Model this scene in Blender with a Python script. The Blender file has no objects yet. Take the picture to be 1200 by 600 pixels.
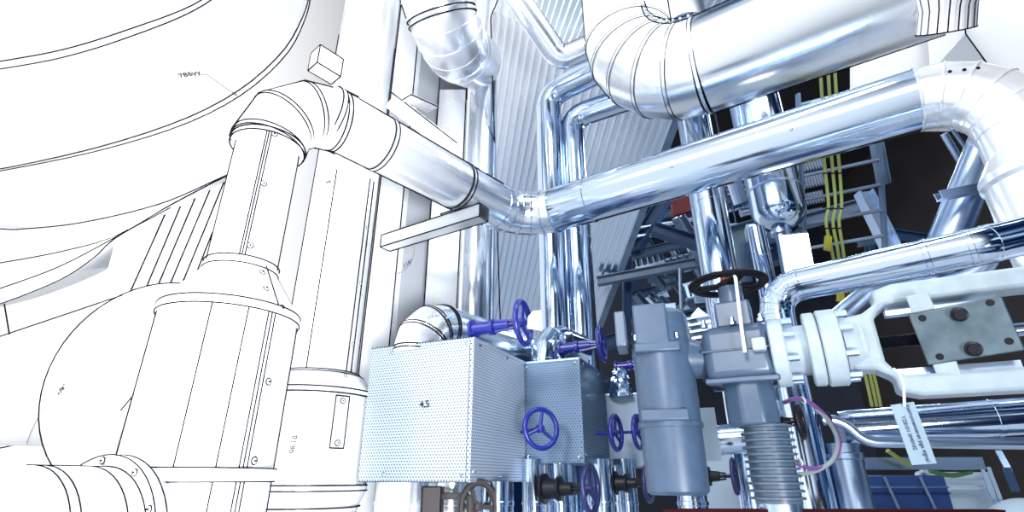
import bpy, math, random
from mathutils import Vector, Matrix
from mathutils.bvhtree import BVHTree
random.seed(7)
V = Vector
SC = bpy.context.scene
COL = SC.collection
# ------------------------------------------------------------ camera, sky, lights, exposure
FPX, PITCH, CAMZ = 610.0, math.radians(23.2), 1.6
CP, SP = math.cos(PITCH), math.sin(PITCH)
CAM = V((0, 0, CAMZ))
cd = bpy.data.cameras.new('camera')
cam = bpy.data.objects.new('camera', cd); COL.objects.link(cam)
cam.location = CAM; cam.rotation_euler = (math.pi/2 + PITCH, 0, 0)
cd.sensor_width = 36; cd.lens = FPX/1200*36; cd.clip_end = 200; cd.clip_start = .02
SC.camera = cam
SC.view_settings.view_transform = 'Standard'
try: SC.view_settings.look = 'None'
except Exception: pass
SC.view_settings.gamma = 1; SC.view_settings.use_curve_mapping = False
SC.view_settings.exposure = 0.0

w = bpy.data.worlds.new('hall_daylight'); SC.world = w; w.use_nodes = True
nt = w.node_tree; N = nt.nodes; L = nt.links
for n in list(N): N.remove(n)
def nd(t, **k):
    n = N.new(t)
    for a, b in k.items(): setattr(n, a, b)
    return n
tc = nd('ShaderNodeTexCoord'); sx = nd('ShaderNodeSeparateXYZ'); L.new(tc.outputs['Generated'], sx.inputs[0])
mr = nd('ShaderNodeMapRange', interpolation_type='SMOOTHSTEP')            # white overcast daylight on the left, darker hall to the right
mr.inputs['From Min'].default_value = -.55; mr.inputs['From Max'].default_value = -.02
mr.inputs['To Min'].default_value = 0; mr.inputs['To Max'].default_value = 1
L.new(sx.outputs['X'], mr.inputs['Value'])
mp = nd('ShaderNodeMapping'); mp.inputs['Scale'].default_value = (1.6, 1.6, 2.6); L.new(tc.outputs['Generated'], mp.inputs[0])
no = nd('ShaderNodeTexNoise'); no.inputs['Scale'].default_value = 1.9; no.inputs['Detail'].default_value = .8
L.new(mp.outputs[0], no.inputs['Vector'])
cr = nd('ShaderNodeValToRGB'); e = cr.color_ramp.elements
e[0].position = .53; e[0].color = (.002, .010, .04, 1); e[1].position = .71; e[1].color = (1.2, 1.45, 1.6, 1)
m_ = cr.color_ramp.elements.new(.615); m_.color = (.06, .15, .32, 1)
L.new(no.outputs['Fac'], cr.inputs[0])
mx = nd('ShaderNodeMix', data_type='RGBA'); L.new(mr.outputs[0], mx.inputs['Factor'])
mx.inputs[6].default_value = (1.25, 1.26, 1.28, 1); L.new(cr.outputs[0], mx.inputs[7])
bg = nd('ShaderNodeBackground'); bg.inputs['Strength'].default_value = 1.0; L.new(mx.outputs[2], bg.inputs[0])
ow = nd('ShaderNodeOutputWorld'); L.new(bg.outputs[0], ow.inputs[0])

def area_lamp(name, loc, target, sxx, syy, power, color):
    l = bpy.data.lights.new(name, 'AREA'); l.shape = 'RECTANGLE'; l.size = sxx; l.size_y = syy; l.energy = power; l.color = color
    o = bpy.data.objects.new(name, l); COL.objects.link(o); o.location = loc
    o.rotation_euler = (V(target) - V(loc)).to_track_quat('-Z', 'Y').to_euler()
    return o
sl_ = bpy.data.lights.new('sun', 'SUN'); sl_.energy = 1.5; sl_.angle = math.radians(12); sl_.color = (.97, .99, 1)
so_ = bpy.data.objects.new('sun', sl_); COL.objects.link(so_); so_.location = (-5, -8, 6); so_.rotation_euler = V((.42, .85, -.30)).to_track_quat('-Z', 'Y').to_euler()
area_lamp('fill_light', (.9, -2.2, .5), (-2.0, 3, 2.6), 1.4, 1.0, 135, (.96, .98, 1)).data.spread = math.radians(75)  # added fill lamp behind the camera, evens out the white parts
area_lamp('hall_fill_light', (-4, -3, 6.5), (0, 4, 2.5), 4, 2, 260, (.92, .97, 1))  # added fill, out of view high on the left, blows out the whites
area_lamp('highlight_strip_light', (1.8, 1.2, 6.6), (1.6, 3.4, 3.2), 4.0, .5, 150, (.9, .96, 1))  # added overhead lamp, out of view, puts highlights on the pipe tops
area_lamp('hall_fill_light', (5.5, 7.5, 7.2), (4, 8, 2), 3, 1, 220, (.75, .87, 1))

# ------------------------------------------------------------ camera arithmetic (pixel of the 1200x600 photo -> place)
def ray(u, v):
    x, y = (u-600)/FPX, (300-v)/FPX
    return V((x, CP - y*SP, SP + y*CP))
def at(u, v, d): return CAM + ray(u, v)*d
def at_z(u, v, z):
    r = ray(u, v); return CAM + r*((z-CAMZ)/r.z)
def at_y(u, v, y):
    r = ray(u, v); return CAM + r*(y/r.y)
def dep(P): return P.y*CP + (P.z-CAMZ)*SP
def zv(P, v):                                   # height at which the vertical line through P crosses image row v
    r = ray(600, v); return CAMZ + P.y*r.z/r.y
def vz(P, v): return V((P.x, P.y, zv(P, v)))

# ------------------------------------------------------------ materials
MATS = {}
def pbsdf(name):
    m = bpy.data.materials.new(name); m.use_nodes = True
    b = m.node_tree.nodes['Principled BSDF']; MATS[name] = m
    return m, m.node_tree, b
def plain(name, col, rough=.5, metal=0., spec=.5, noise=0, nscale=8, bump=0):
    m, t, b = pbsdf(name)
    b.inputs['Base Color'].default_value = (*col, 1); b.inputs['Roughness'].default_value = rough
    b.inputs['Metallic'].default_value = metal; b.inputs['Specular IOR Level'].default_value = spec
    if noise or bump:
        c = t.nodes.new('ShaderNodeTexCoord'); n = t.nodes.new('ShaderNodeTexNoise'); n.inputs['Scale'].default_value = nscale; n.inputs['Detail'].default_value = 5
        t.links.new(c.outputs['Object'], n.inputs['Vector'])
        if noise:
            r = t.nodes.new('ShaderNodeValToRGB')
            r.color_ramp.elements[0].position = .3; r.color_ramp.elements[1].position = .7
            r.color_ramp.elements[0].color = (*[x*(1-noise) for x in col], 1); r.color_ramp.elements[1].color = (*[min(1, x*(1+noise*.6)) for x in col], 1)
            t.links.new(n.outputs['Fac'], r.inputs[0]); t.links.new(r.outputs[0], b.inputs['Base Color'])
        if bump:
            bn = t.nodes.new('ShaderNodeBump'); bn.inputs['Strength'].default_value = bump; bn.inputs['Distance'].default_value = .01
            t.links.new(n.outputs['Fac'], bn.inputs['Height']); t.links.new(bn.outputs[0], b.inputs['Normal'])
    return m
def steel(name, col, rough, wob=.05):
    m, t, b = pbsdf(name)
    b.inputs['Base Color'].default_value = (*col, 1); b.inputs['Metallic'].default_value = 1
    c = t.nodes.new('ShaderNodeTexCoord'); n = t.nodes.new('ShaderNodeTexNoise'); n.inputs['Scale'].default_value = 2.2; n.inputs['Detail'].default_value = .6
    t.links.new(c.outputs['Object'], n.inputs['Vector'])
    r = t.nodes.new('ShaderNodeMapRange'); r.inputs['To Min'].default_value = rough*.75; r.inputs['To Max'].default_value = rough*1.3
    t.links.new(n.outputs['Fac'], r.inputs['Value']); t.links.new(r.outputs[0], b.inputs['Roughness'])
    bn = t.nodes.new('ShaderNodeBump'); bn.inputs['Strength'].default_value = wob; bn.inputs['Distance'].default_value = .02
    t.links.new(n.outputs['Fac'], bn.inputs['Height']); t.links.new(bn.outputs[0], b.inputs['Normal'])
    return m
def faded(name, axis, a, b_, col=(.80, .88, .97), rough=.2):              # paper-white sheet that turns into bare metal along a world axis
    m = steel(name, col, rough, .05); t = m.node_tree; b = t.nodes['Principled BSDF']
    g = t.nodes.new('ShaderNodeNewGeometry'); d = t.nodes.new('ShaderNodeVectorMath'); d.operation = 'DOT_PRODUCT'
    d.inputs[1].default_value = axis; t.links.new(g.outputs['Position'], d.inputs[0])
    r = t.nodes.new('ShaderNodeMapRange'); r.interpolation_type = 'SMOOTHSTEP'
    r.inputs['From Min'].default_value = a; r.inputs['From Max'].default_value = b_
    t.links.new(d.outputs['Value'], r.inputs['Value'])
    df = t.nodes.new('ShaderNodeBsdfDiffuse'); df.inputs['Color'].default_value = (.97, .97, .975, 1)
    mix = t.nodes.new('ShaderNodeMixShader'); t.links.new(r.outputs[0], mix.inputs[0])
    t.links.new(df.outputs[0], mix.inputs[1]); t.links.new(b.outputs[0], mix.inputs[2])
    t.links.new(mix.outputs[0], t.nodes['Material Output'].inputs['Surface'])
    return m
def perforated(name, col, rough, pitch=.0185, metal=1.0):
    m = steel(name, col, rough, .25); t = m.node_tree; b = t.nodes['Principled BSDF']; b.inputs['Metallic'].default_value = metal
    c = t.nodes.new('ShaderNodeTexCoord'); s = t.nodes.new('ShaderNodeSeparateXYZ'); t.links.new(c.outputs['Object'], s.inputs[0])
    def mt(op, x, y=None):
        n = t.nodes.new('ShaderNodeMath'); n.operation = op
        for i, q in enumerate((x, y)):
            if q is None: continue
            if isinstance(q, (int, float)): n.inputs[i].default_value = q
            else: t.links.new(q, n.inputs[i])
        return n.outputs[0]
    h = mt('MULTIPLY', mt('ADD', s.outputs[0], s.outputs[1]), 1/pitch)
    v = mt('MULTIPLY', s.outputs[2], 1/(pitch*.87))
    row = mt('MODULO', mt('FLOOR', v), 2)
    hx = mt('SUBTRACT', mt('FRACT', mt('ADD', h, mt('MULTIPLY', row, .5))), .5)
    vy = mt('MULTIPLY', mt('SUBTRACT', mt('FRACT', v), .5), .87)
    dd = mt('SQRT', mt('ADD', mt('MULTIPLY', hx, hx), mt('MULTIPLY', vy, vy)))
    hole = mt('LESS_THAN', dd, .24)
    dk = t.nodes.new('ShaderNodeBsdfDiffuse'); dk.inputs['Color'].default_value = (.05, .09, .15, 1)
    mix = t.nodes.new('ShaderNodeMixShader'); t.links.new(hole, mix.inputs[0]); t.links.new(b.outputs[0], mix.inputs[1]); t.links.new(dk.outputs[0], mix.inputs[2])
    t.links.new(mix.outputs[0], t.nodes['Material Output'].inputs['Surface'])
    return m
def glow(name, col, s):
    m, t, b = pbsdf(name); b.inputs['Base Color'].default_value = (.9, .9, .9, 1)
    b.inputs['Emission Color'].default_value = (*col, 1); b.inputs['Emission Strength'].default_value = s
    return m
PAPER = plain('white_paper_finish', (.97, .97, .97), .9, spec=0)
PALE = plain('pale_grey_finish', (.80, .80, .815), .9, spec=0)
INK = plain('ink_line', (.012, .012, .016), .8, spec=0)
INKG = plain('grey_ink_line', (.30, .30, .32), .8, spec=0)
PIPEF = faded('sheet_metal_fading_to_white', (1, 0, 0), -1.35, -.15, (.86, .91, .98), .24)
PIPEL = faded('sheet_metal_pale', (1, 0, 0), -1.8, 0, (.90, .93, .98), .28)
DUCTF = faded('sheet_metal_overexposed_right', (-1, 0, 0), -3.1, -1.9)  # over-exposure painted in: the metal colour bleaches to white on the right
TOPF = faded('sheet_metal_overexposed_up', (0, 0, -1), -5.6, -4.3, (.9, .94, .99), .25)  # bright upper side of the duct elbow painted in as white
STEEL = steel('polished_steel', (.55, .67, .84), .12)
SATIN = steel('satin_steel', (.42, .53, .70), .30)
DARKST = steel('dark_steel', (.30, .40, .55), .3)
CORR = faded('corrugated_sheet_shaded', (.12, 0, -1), -7.7, -4.9, (.66, .78, .95), .2)  # light-to-dark shading painted into the sheet colour, palest at the top
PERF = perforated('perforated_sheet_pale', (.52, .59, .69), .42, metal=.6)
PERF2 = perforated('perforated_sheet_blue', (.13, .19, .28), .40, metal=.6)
GREYP = plain('grey_blue_paint', (.044, .076, .132), .34, spec=.5, noise=.10, nscale=30)
FINP = plain('fin_paint', (.060, .095, .145), .3, spec=.6)
WHITEP = plain('white_casting_paint', (.34, .42, .49), .5, spec=.4, noise=.14, nscale=18, bump=.25)
ZINC = plain('worn_zinc', (.10, .145, .18), .45, metal=.6, noise=.4, nscale=12)
MATB = plain('matt_black_iron', (.003, .003, .005), .6, spec=.12)
BLUE = plain('blue_enamel', (.006, .012, .19), .3, spec=.6)
NAVY = plain('navy_enamel', (.012, .016, .09), .35)
BLACK = plain('black_enamel', (.004, .005, .010), .4, spec=.25)
TAGW = plain('tag_plastic', (.30, .40, .50), .5)
TAGB = plain('blue_white_tag', (.72, .86, .95), .5)
CORD = plain('pale_cord', (.62, .70, .76), .6)
PURP = plain('purple_cable', (.16, .06, .24), .45)
GREYC = plain('grey_cable', (.22, .26, .30), .45)
YEL = plain('yellow_green_cable', (.27, .32, .09), .5)
YELG = plain('yellow_cable', (.40,.38,.03), .5)
GREEN = plain('green_cable', (.05, .16, .05), .5)
BEAMN = plain('navy_steelwork', (.02, .055, .14), .5, noise=.25, nscale=4)
BEAML = plain('pale_blue_steelwork', (.085, .145, .235), .45, noise=.2, nscale=5)
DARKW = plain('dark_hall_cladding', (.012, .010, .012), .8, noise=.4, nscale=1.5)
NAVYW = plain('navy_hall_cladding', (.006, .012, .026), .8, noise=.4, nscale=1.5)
RED = plain('red_paint', (.16, .005, .008), .5)
DKRED = plain('dark_red_paint', (.022, .002, .003), .8, spec=.1)
CABB = plain('blue_cabinet_paint', (.02, .05, .17), .4)
PANW = plain('white_panel_paint', (.40, .50, .60), .5)
BROWN = plain('brown_grey_paint', (.055, .05, .05), .7, spec=.2)
CONC = plain('concrete', (.78, .79, .81), .9, noise=.3, nscale=3)
GLOW = glow('lamp_glow', (.93, .97, 1), 14)

# ------------------------------------------------------------ mesh helpers
class MB:
    def __init__(s): s.v = []; s.f = []
    def add(s, vs, fs):
        o = len(s.v); s.v += [V(x) for x in vs]; s.f += [tuple(i+o for i in q) for q in fs]; return s
    def box(s, c, ax, sz):                       # centre, three axes, full sizes
        c = V(c); a, b, d = [V(x).normalized()*(k/2) for x, k in zip(ax, sz)]
        vs = [c+i*a+j*b+k*d for i in (-1, 1) for j in (-1, 1) for k in (-1, 1)]
        fs = [(0, 1, 3, 2), (4, 6, 7, 5), (0, 4, 5, 1), (2, 3, 7, 6), (0, 2, 6, 4), (1, 5, 7, 3)]
        if a.cross(b).dot(d) < 0: fs = [q[::-1] for q in fs]
        return s.add(vs, fs)
    def bar(s, p, q, w, h, up=(0, 0, 1)):        # beam from p to q, width w, height h
        p, q = V(p), V(q); d = (q-p).normalized(); u = V(up); 
        if abs(d.dot(u)) > .95: u = V((1, 0, 0))
        r = d.cross(u).normalized(); u = r.cross(d)
        return s.box((p+q)/2, (d, r, u), ((q-p).length, w, h))
    def ibeam(s, p, q, w, h, up=(0, 0, 1), t=.012):
        p, q = V(p), V(q); d = (q-p).normalized(); u = V(up)
        if abs(d.dot(u)) > .95: u = V((1, 0, 0))
        r = d.cross(u).normalized(); u = r.cross(d); c = (p+q)/2; l = (q-p).length
        s.box(c, (d, r, u), (l, t, h-2*t))
        for k in (-1, 1): s.box(c+u*k*(h-t)/2, (d, r, u), (l, w, t))
        return s
    def tube(s, pts, r, n=28, cap=True, closed=False):
        pts = [V(p) for p in pts]; m = len(pts)
        rs = r if isinstance(r, (list, tuple)) else [r]*m
        T = tangents(pts, closed)
        x = T[0].orthogonal().normalized(); o = len(s.v); fr = []
        for i in range(m):
            if i:
                q = T[i-1].rotation_difference(T[i]); x = q @ x
            x = (x - T[i]*x.dot(T[i])).normalized(); y = T[i].cross(x); fr.append((x.copy(), y))
            k = 1.0
            if 0 < i < m-1 or closed:            # keep the section true at a bend
                pa, pb = pts[i]-pts[i-1], pts[(i+1) % m]-pts[i]
                ang = pa.angle(pb, 0)/2; k = 1/max(.6, math.cos(ang)); nb = (pb.normalized()-pa.normalized())
                nb = nb.normalized() if nb.length > 1e-6 else None
            for j in range(n):
                a = 2*math.pi*j/n; off = (x*math.cos(a)+y*math.sin(a))*rs[i]
                if k > 1.0001 and nb is not None: off += nb*off.dot(nb)*(k-1)
                s.v.append(pts[i]+off)
        for i in range(m if closed else m-1):
            i2 = (i+1) % m
            for j in range(n):
                j2 = (j+1) % n
                s.f.append((o+i*n+j, o+i*n+j2, o+i2*n+j2, o+i2*n+j))
        if cap and not closed:
            s.f.append(tuple(o+j for j in range(n))[::-1]); s.f.append(tuple(o+(m-1)*n+j for j in range(n)))
        return s
    def torus(s, c, axis, R, r, n=40, k=8, sx=1):
        c = V(c); ax = V(axis).normalized(); x = ax.orthogonal().normalized(); y = ax.cross(x)
        o = len(s.v)
        for i in range(n):
            a = 2*math.pi*i/n; d = x*math.cos(a)+y*math.sin(a)
            for j in range(k):
                b = 2*math.pi*j/k; s.v.append(c+d*(R+r*math.cos(b))+ax*(r*sx*math.sin(b)))
        for i in range(n):
            for j in range(k):
                s.f.append((o+i*k+j, o+((i+1) % n)*k+j, o+((i+1) % n)*k+(j+1) % k, o+i*k+(j+1) % k))
        return s
    def lathe(s, base, axis, prof, n=40, cap=True):   # prof: (distance along axis, radius)
        b = V(base); ax = V(axis).normalized(); x = ax.orthogonal().normalized(); y = ax.cross(x); o = len(s.v); m = len(prof)
        for (h, r) in prof:
            for j in range(n):
                a = 2*math.pi*j/n; s.v.append(b+ax*h+(x*math.cos(a)+y*math.sin(a))*max(r, 1e-4))
        for i in range(m-1):
            for j in range(n):
                s.f.append((o+i*n+j, o+i*n+(j+1) % n, o+(i+1)*n+(j+1) % n, o+(i+1)*n+j))
        if cap:
            s.f.append(tuple(o+j for j in range(n))[::-1]); s.f.append(tuple(o+(m-1)*n+j for j in range(n)))
        return s
    def cyl(s, p, q, r, r2=None, n=32):
        p, q = V(p), V(q); return s.lathe(p, q-p, [(0, r), ((q-p).length, r if r2 is None else r2)], n)
    def prism(s, poly, ext):                     # planar polygon swept by a vector
        n = len(poly); e = V(ext); vs = [V(p) for p in poly]; vs += [p+e for p in vs]
        fs = [tuple(range(n))[::-1], tuple(range(n, 2*n))]+[(i, (i+1) % n, n+(i+1) % n, n+i) for i in range(n)]
        return s.add(vs, fs)
    def grid(s, rows, ext):                      # thick shell through rows of points
        m, n = len(rows), len(rows[0]); e = V(ext); o = len(s.v)
        for k in (V((0, 0, 0)), e):
            for r in rows: s.v += [V(p)+k for p in r]
        q = m*n; I = lambda i, j, t: o+t*q+i*n+j
        for i in range(m-1):
            for j in range(n-1):
                s.f.append((I(i, j, 0), I(i, j+1, 0), I(i+1, j+1, 0), I(i+1, j, 0)))
                s.f.append((I(i, j, 1), I(i+1, j, 1), I(i+1, j+1, 1), I(i, j+1, 1)))
        for i in range(m-1):
            for j in (0, n-1): s.f.append((I(i, j, 0), I(i+1, j, 0), I(i+1, j, 1), I(i, j, 1)))
        for j in range(n-1):
            for i in (0, m-1): s.f.append((I(i, j, 0), I(i, j, 1), I(i, j+1, 1), I(i, j+1, 0)))
        return s
    def build(s, name, mat, parent=None, sharp=22, bevel=0):
        me = bpy.data.meshes.new(name); ob = bpy.data.objects.new(name, me); COL.objects.link(ob)
        if parent is None:
            lo = V([min(v[i] for v in s.v) for i in range(3)]); hi = V([max(v[i] for v in s.v) for i in range(3)])
            org = V(((lo.x+hi.x)/2, (lo.y+hi.y)/2, lo.z)); ob.location = org
        else:
            org = ORG[parent.name]; ob.parent = parent
        ORG[ob.name] = org
        me.from_pydata([tuple(v-org) for v in s.v], [], s.f); me.update()
        import bmesh
        bm = bmesh.new(); bm.from_mesh(me); bmesh.ops.recalc_face_normals(bm, faces=bm.faces); bm.to_mesh(me); bm.free()
        me.materials.append(mat)
        me.shade_smooth(); me.set_sharp_from_angle(angle=math.radians(sharp))
        if bevel:
            md = ob.modifiers.new('bevel', 'BEVEL'); md.width = bevel; md.segments = 2; md.limit_method = 'ANGLE'; md.angle_limit = math.radians(40)
        return ob
ORG = {}
def tangents(pts, closed=False):
    m = len(pts); T = []
    for i in range(m):
        a = pts[i-1] if (i or closed) else pts[i]; b = pts[(i+1) % m] if (i < m-1 or closed) else pts[i]
        if i == 0 and not closed or i == m-1 and not closed: T.append((b-a).normalized())
        else: T.append(((pts[i]-a).normalized()+(b-pts[i]).normalized()).normalized())
    return T
def fillet(pts, rad, n=5):                       # rounds the corners of a polyline; returns points and the index range of each bend
    pts = [V(p) for p in pts]; out = [pts[0]]; rg = []
    for i in range(1, len(pts)-1):
        p, a, b = pts[i], (pts[i-1]-pts[i]), (pts[i+1]-pts[i])
        r = rad[i-1] if isinstance(rad, (list, tuple)) else rad
        th = a.angle(b); t = min(r/math.tan(th/2), a.length*.95, b.length*.95)
        A, B = a.normalized(), b.normalized(); rr = t*math.tan(th/2)
        c = p+(A+B).normalized()*(rr/math.sin(th/2)); s0 = len(out)
        v0, v1 = p+A*t-c, p+B*t-c; ax = v0.cross(v1).normalized(); tot = v0.angle(v1)
        for k in range(n+1): out.append(c+Matrix.Rotation(tot*k/n, 3, ax) @ v0)
        rg.append((s0, len(out)-1))
    out.append(pts[-1]); return out, rg
def on(tree, u, v, off=.003):                    # the point of a surface seen at a pixel
    d = ray(u, v).normalized(); h = tree.ray_cast(CAM, d); return h[0]-d*off, h[1]
def tag(o, label, cat, group=None, kind=None):
    o['label'] = label; o['category'] = cat
    if group: o['group'] = group
    if kind: o['kind'] = kind
    return o
def thing(name, base, label, cat, group=None):
    o = bpy.data.objects.new(name, None); COL.objects.link(o); o.location = V(base); o.empty_display_size = .1
    ORG[o.name] = V(base); return tag(o, label, cat, group)
def struct(mb, name, mat):
    o = mb.build(name, mat); o['kind'] = 'structure'; return o
def side(P, axis, sgn, R):                       # direction from the axis point P to one flank of the pipe as the viewer's side sees it
    a = V(axis).normalized(); v = P-CAM; v = v-a*v.dot(a); n = a.cross(v).normalized()*sgn
    k = min(.6, R/max(v.length, .01)); return (n*math.sqrt(1-k*k)-v.normalized()*k)
def outline_pts(pts, R, sgn):  # added ink outline along the pipe's silhouette from the camera, no real seam
    T = tangents(pts); return [p+side(p, t, sgn, R)*R*1.012 for p, t in zip(pts, T)]
def front(P, axis, ang, R):                      # point on a pipe's skin, ang measured from the side turned to the viewer
    a = V(axis).normalized(); v = (CAM-P); v = (v-a*v.dot(a)).normalized(); return P+(Matrix.Rotation(ang, 3, a) @ v)*R, (Matrix.Rotation(ang, 3, a) @ v)
LW = .0040                                        # half-width of a drawn seam or outline line at 3 m
def lw(P): return LW*max(.5, dep(P)/3)
def line(mb, pts, k=1.0):
    pts = [V(p) for p in pts]; return mb.tube(pts, [lw(p)*k for p in pts], 6)
def ringline(mb, c, ax, R, k=1.0): return mb.torus(c, ax, R, lw(c)*k, 56, 6)
def screw(P, nrm, parent, r=.012, mat=None, ink=True):
    b = MB(); b.lathe(P-nrm*.004, nrm, [(0, r), (.008, r), (.011, r*.7)], 16); o = b.build('screw', mat or PAPER, parent)
    if ink:
        k = MB(); k.torus(P+nrm*.004, nrm, r*1.05, r*.22, 18, 5); k.lathe(P+nrm*.004, nrm, [(0, r*.3), (.009, r*.3)], 8); k.build('screw_outline', INK, o)
    return o
def text_mesh(body, name, size, P, xdir, ydir, mat, parent, depth=.0012):
    cu = bpy.data.curves.new('lettering', 'FONT'); cu.body = body; cu.size = size; cu.extrude = depth; cu.align_x = 'CENTER'; cu.align_y = 'CENTER'
    t = bpy.data.objects.new('lettering', cu); COL.objects.link(t); bpy.context.view_layer.update()
    me = bpy.data.meshes.new_from_object(t.evaluated_get(bpy.context.evaluated_depsgraph_get()))
    bpy.data.objects.remove(t); bpy.data.curves.remove(cu)
    X = V(xdir).normalized(); Y = V(ydir).normalized(); Z = X.cross(Y)
    org = ORG[parent.name]
    for v in me.vertices: v.co = V(P)+X*v.co.x+Y*v.co.y+Z*v.co.z-org
    me.update(); me.materials.clear(); me.materials.append(mat); me.name = name
    o = bpy.data.objects.new(name, me); COL.objects.link(o); o.parent = parent; ORG[o.name] = org; return o
def pipe_thing(name, pts, R, mat, label, cat, rad=.2, n=5, bands=(), bandmat=None, group=None, part='jacket'):
    """a bent pipe: skin plus raised ring bands (index into the rounded path, or (segment, fraction))"""
    path, rg = fillet(pts, rad, n); T = tangents(path)
    t = thing(name, min(path, key=lambda p: p.z), label, cat, group)
    MB().tube(path, R, 32).build(part, mat, t)
    for b in bands:
        if isinstance(b, tuple):
            p = V(pts[b[0]]).lerp(V(pts[b[0]+1]), b[1]); a = (V(pts[b[0]+1])-V(pts[b[0]])).normalized()
        else: p, a = path[b], T[b]
        MB().lathe(p-a*.011, a, [(0, R*1.0), (.002, R*1.025), (.020, R*1.025), (.022, R)], 32, False).build('band', bandmat or mat, t)
    return t, path, rg

UP = V((0, 0, 1)); D1 = V((.8826, -.470, 0)); D1N = V((-.470, -.8826, 0))      # main run of the plant and its normal towards the viewer

# ============================================================ THE SETTING
b = MB(); b.box((4.1, 7.4, -.05), ((1, 0, 0), (0, 1, 0), UP), (21.4, 13.4, .1)); struct(b, 'floor', CONC)
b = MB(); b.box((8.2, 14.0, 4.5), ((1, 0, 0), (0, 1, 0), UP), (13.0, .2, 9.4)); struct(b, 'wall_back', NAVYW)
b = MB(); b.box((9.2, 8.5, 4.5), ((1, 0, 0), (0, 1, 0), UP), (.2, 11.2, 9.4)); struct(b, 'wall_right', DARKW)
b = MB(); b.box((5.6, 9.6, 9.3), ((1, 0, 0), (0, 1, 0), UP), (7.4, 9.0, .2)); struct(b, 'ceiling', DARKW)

# ============================================================ 1. MAIN INSULATED PIPELINE
ZP = 3.6; RP = .178
A = at_z(380, 133, ZP); B = at_z(612, 258, ZP); C = at_z(1138, 98, ZP)
dAB = (A-B).normalized(); RIS = A+dAB*.22+V((-.05, .0, 0))
dBC = (C-B).normalized(); Cc = B+dBC*((C-B).length+.10)
RL = .288; RU = .154
z_red0, z_red1, z_col = zv(RIS, 318), zv(RIS, 372), zv(RIS, 556)
t = thing('insulated_pipeline', (RIS.x, RIS.y, 0), 'long white to silver insulated pipeline rising at left and bending across to the right', 'pipeline')
R0 = V((RIS.x, RIS.y, 0))
def RZ(z): return V((RIS.x, RIS.y, z))
# lower riser
lo = MB().cyl(RZ(0), RZ(z_red1), RL, n=48).build('riser_jacket', PAPER, t)
cone = MB().lathe(RZ(z_red1-.02), UP, [(0, RL+.012), (.035, RL+.012), (z_red0-z_red1, RU+.012), (z_red0-z_red1+.03, RU+.012)], 48).build('reducer_cone', PAPER, t)
zt = ZP-.36
up = MB().cyl(RZ(z_red0), RZ(zt), RU, n=40).build('riser_jacket', PAPER, t)
m = MB()
for z, r in ((z_red1-.02, RL+.013), (z_red1+.018, RL+.013), (z_red0-.012, RU+.013), (z_red0+.025, RU+.013)): ringline(m, RZ(z), UP, r)
for s in (-1, 1):
    ps = [RZ(0), RZ(z_red1-.02)]; line(m, outline_pts(ps, RL, s))
    P0, P1 = RZ(z_red1+.02), RZ(z_red0-.015); line(m, [P0+side(P0, UP, s, RL)*(RL+.01), P1+side(P1, UP, s, RU)*(RU+.012)])
    ps = [RZ(z_red0+.025), RZ(zt-.01)]; line(m, outline_pts(ps, RU, s))
# longitudinal lap seams
for ang, R, z0, z1 in ((-.28, RL, 0, z_red1-.02), (.20, RL, 0, z_red1-.02), (.50, RL, 0, z_red1-.02), (.56, RL, 0, z_red1-.02), (.62, RL, 0, z_red1-.02), (.30-.45, RU, z_red0+.03, zt), (.37-.45, RU, z_red0+.03, zt), (.45-.45, RU, z_red0+.03, zt)):
    line(m, [front(RZ(z0), UP, ang, R*1.010)[0], front(RZ(z1), UP, ang, R*1.010)[0]])
P_, n_ = front(RZ(z_red1+.02), UP, .62, RL+.012); Q_, _ = front(RZ(z_red0), UP, .62, RU+.014); line(m, [P_, Q_])
m.build('seam_and_outline', INK, t)
# foot collar
cl = MB().lathe(RZ(z_col-.03), UP, [(0, RL), (.004, RL+.016), (.05, RL+.016), (.054, RL)], 48, False).build('foot_collar', PAPER, t)
m = MB(); ringline(m, RZ(z_col-.028), UP, RL+.016); ringline(m, RZ(z_col+.022), UP, RL+.016); m.build('seam_and_outline', INK, cl)
for v, ang, R, zz in ((175, .08, RU, None), (231, .08, RU, None), (301, .08, RU, None), (369, .70, RL, None), (452, .70, RL, None), (541, .70, RL, None)):
    P, n = front(vz(RIS, v), UP, ang, R+.005); screw(P, n, t, .0135)
P, n = front(RZ(z_red1+.09), UP, .45, RL-.035); screw(P, (n+UP*.5).normalized(), t, .012)
P, n = front(RZ(z_red0-.05), UP, .45, RU+.04); screw(P, (n+UP*.5).normalized(), t, .012)
# elbow on the riser (gores), run A
pa, rg = fillet([RZ(zt), RZ(ZP), A-dAB*.15], .35, 3)
MB().tube(pa, RP+.003, 40).build('elbow', PIPEF, t, 16)
Ta = tangents(pa); m = MB()
for i in range(0, rg[0][1]+1):
    for o_ in (-.013, .013): ringline(m, pa[i]+Ta[i]*o_, Ta[i], RP+.008)
for s in (-1, 1): line(m, outline_pts(pa, RP+.010, s))
m.build('seam_and_outline', INK, t)
nB = 4; run = [A-dAB*.12, B, Cc]
pb, rgb = fillet([A+dAB*.02, B, Cc, V((Cc.x, Cc.y, 1.9))], [.36, .34], 5)
i1 = rgb[0][1]
MB().tube(pb[:i1+1], RP, 40).build('run_jacket', PIPEF, t, 16)
MB().tube(pb[i1:rgb[1][0]+1], RP, 40).build('run_jacket', STEEL, t, 16)
el_ = MB().tube(pb[rgb[1][0]:], RP, 40); el_.build('elbow', DUCTF, t, 16); elt = BVHTree.FromPolygons([tuple(v) for v in el_.v], el_.f)
Tb = tangents(pb)
m = MB()
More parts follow.
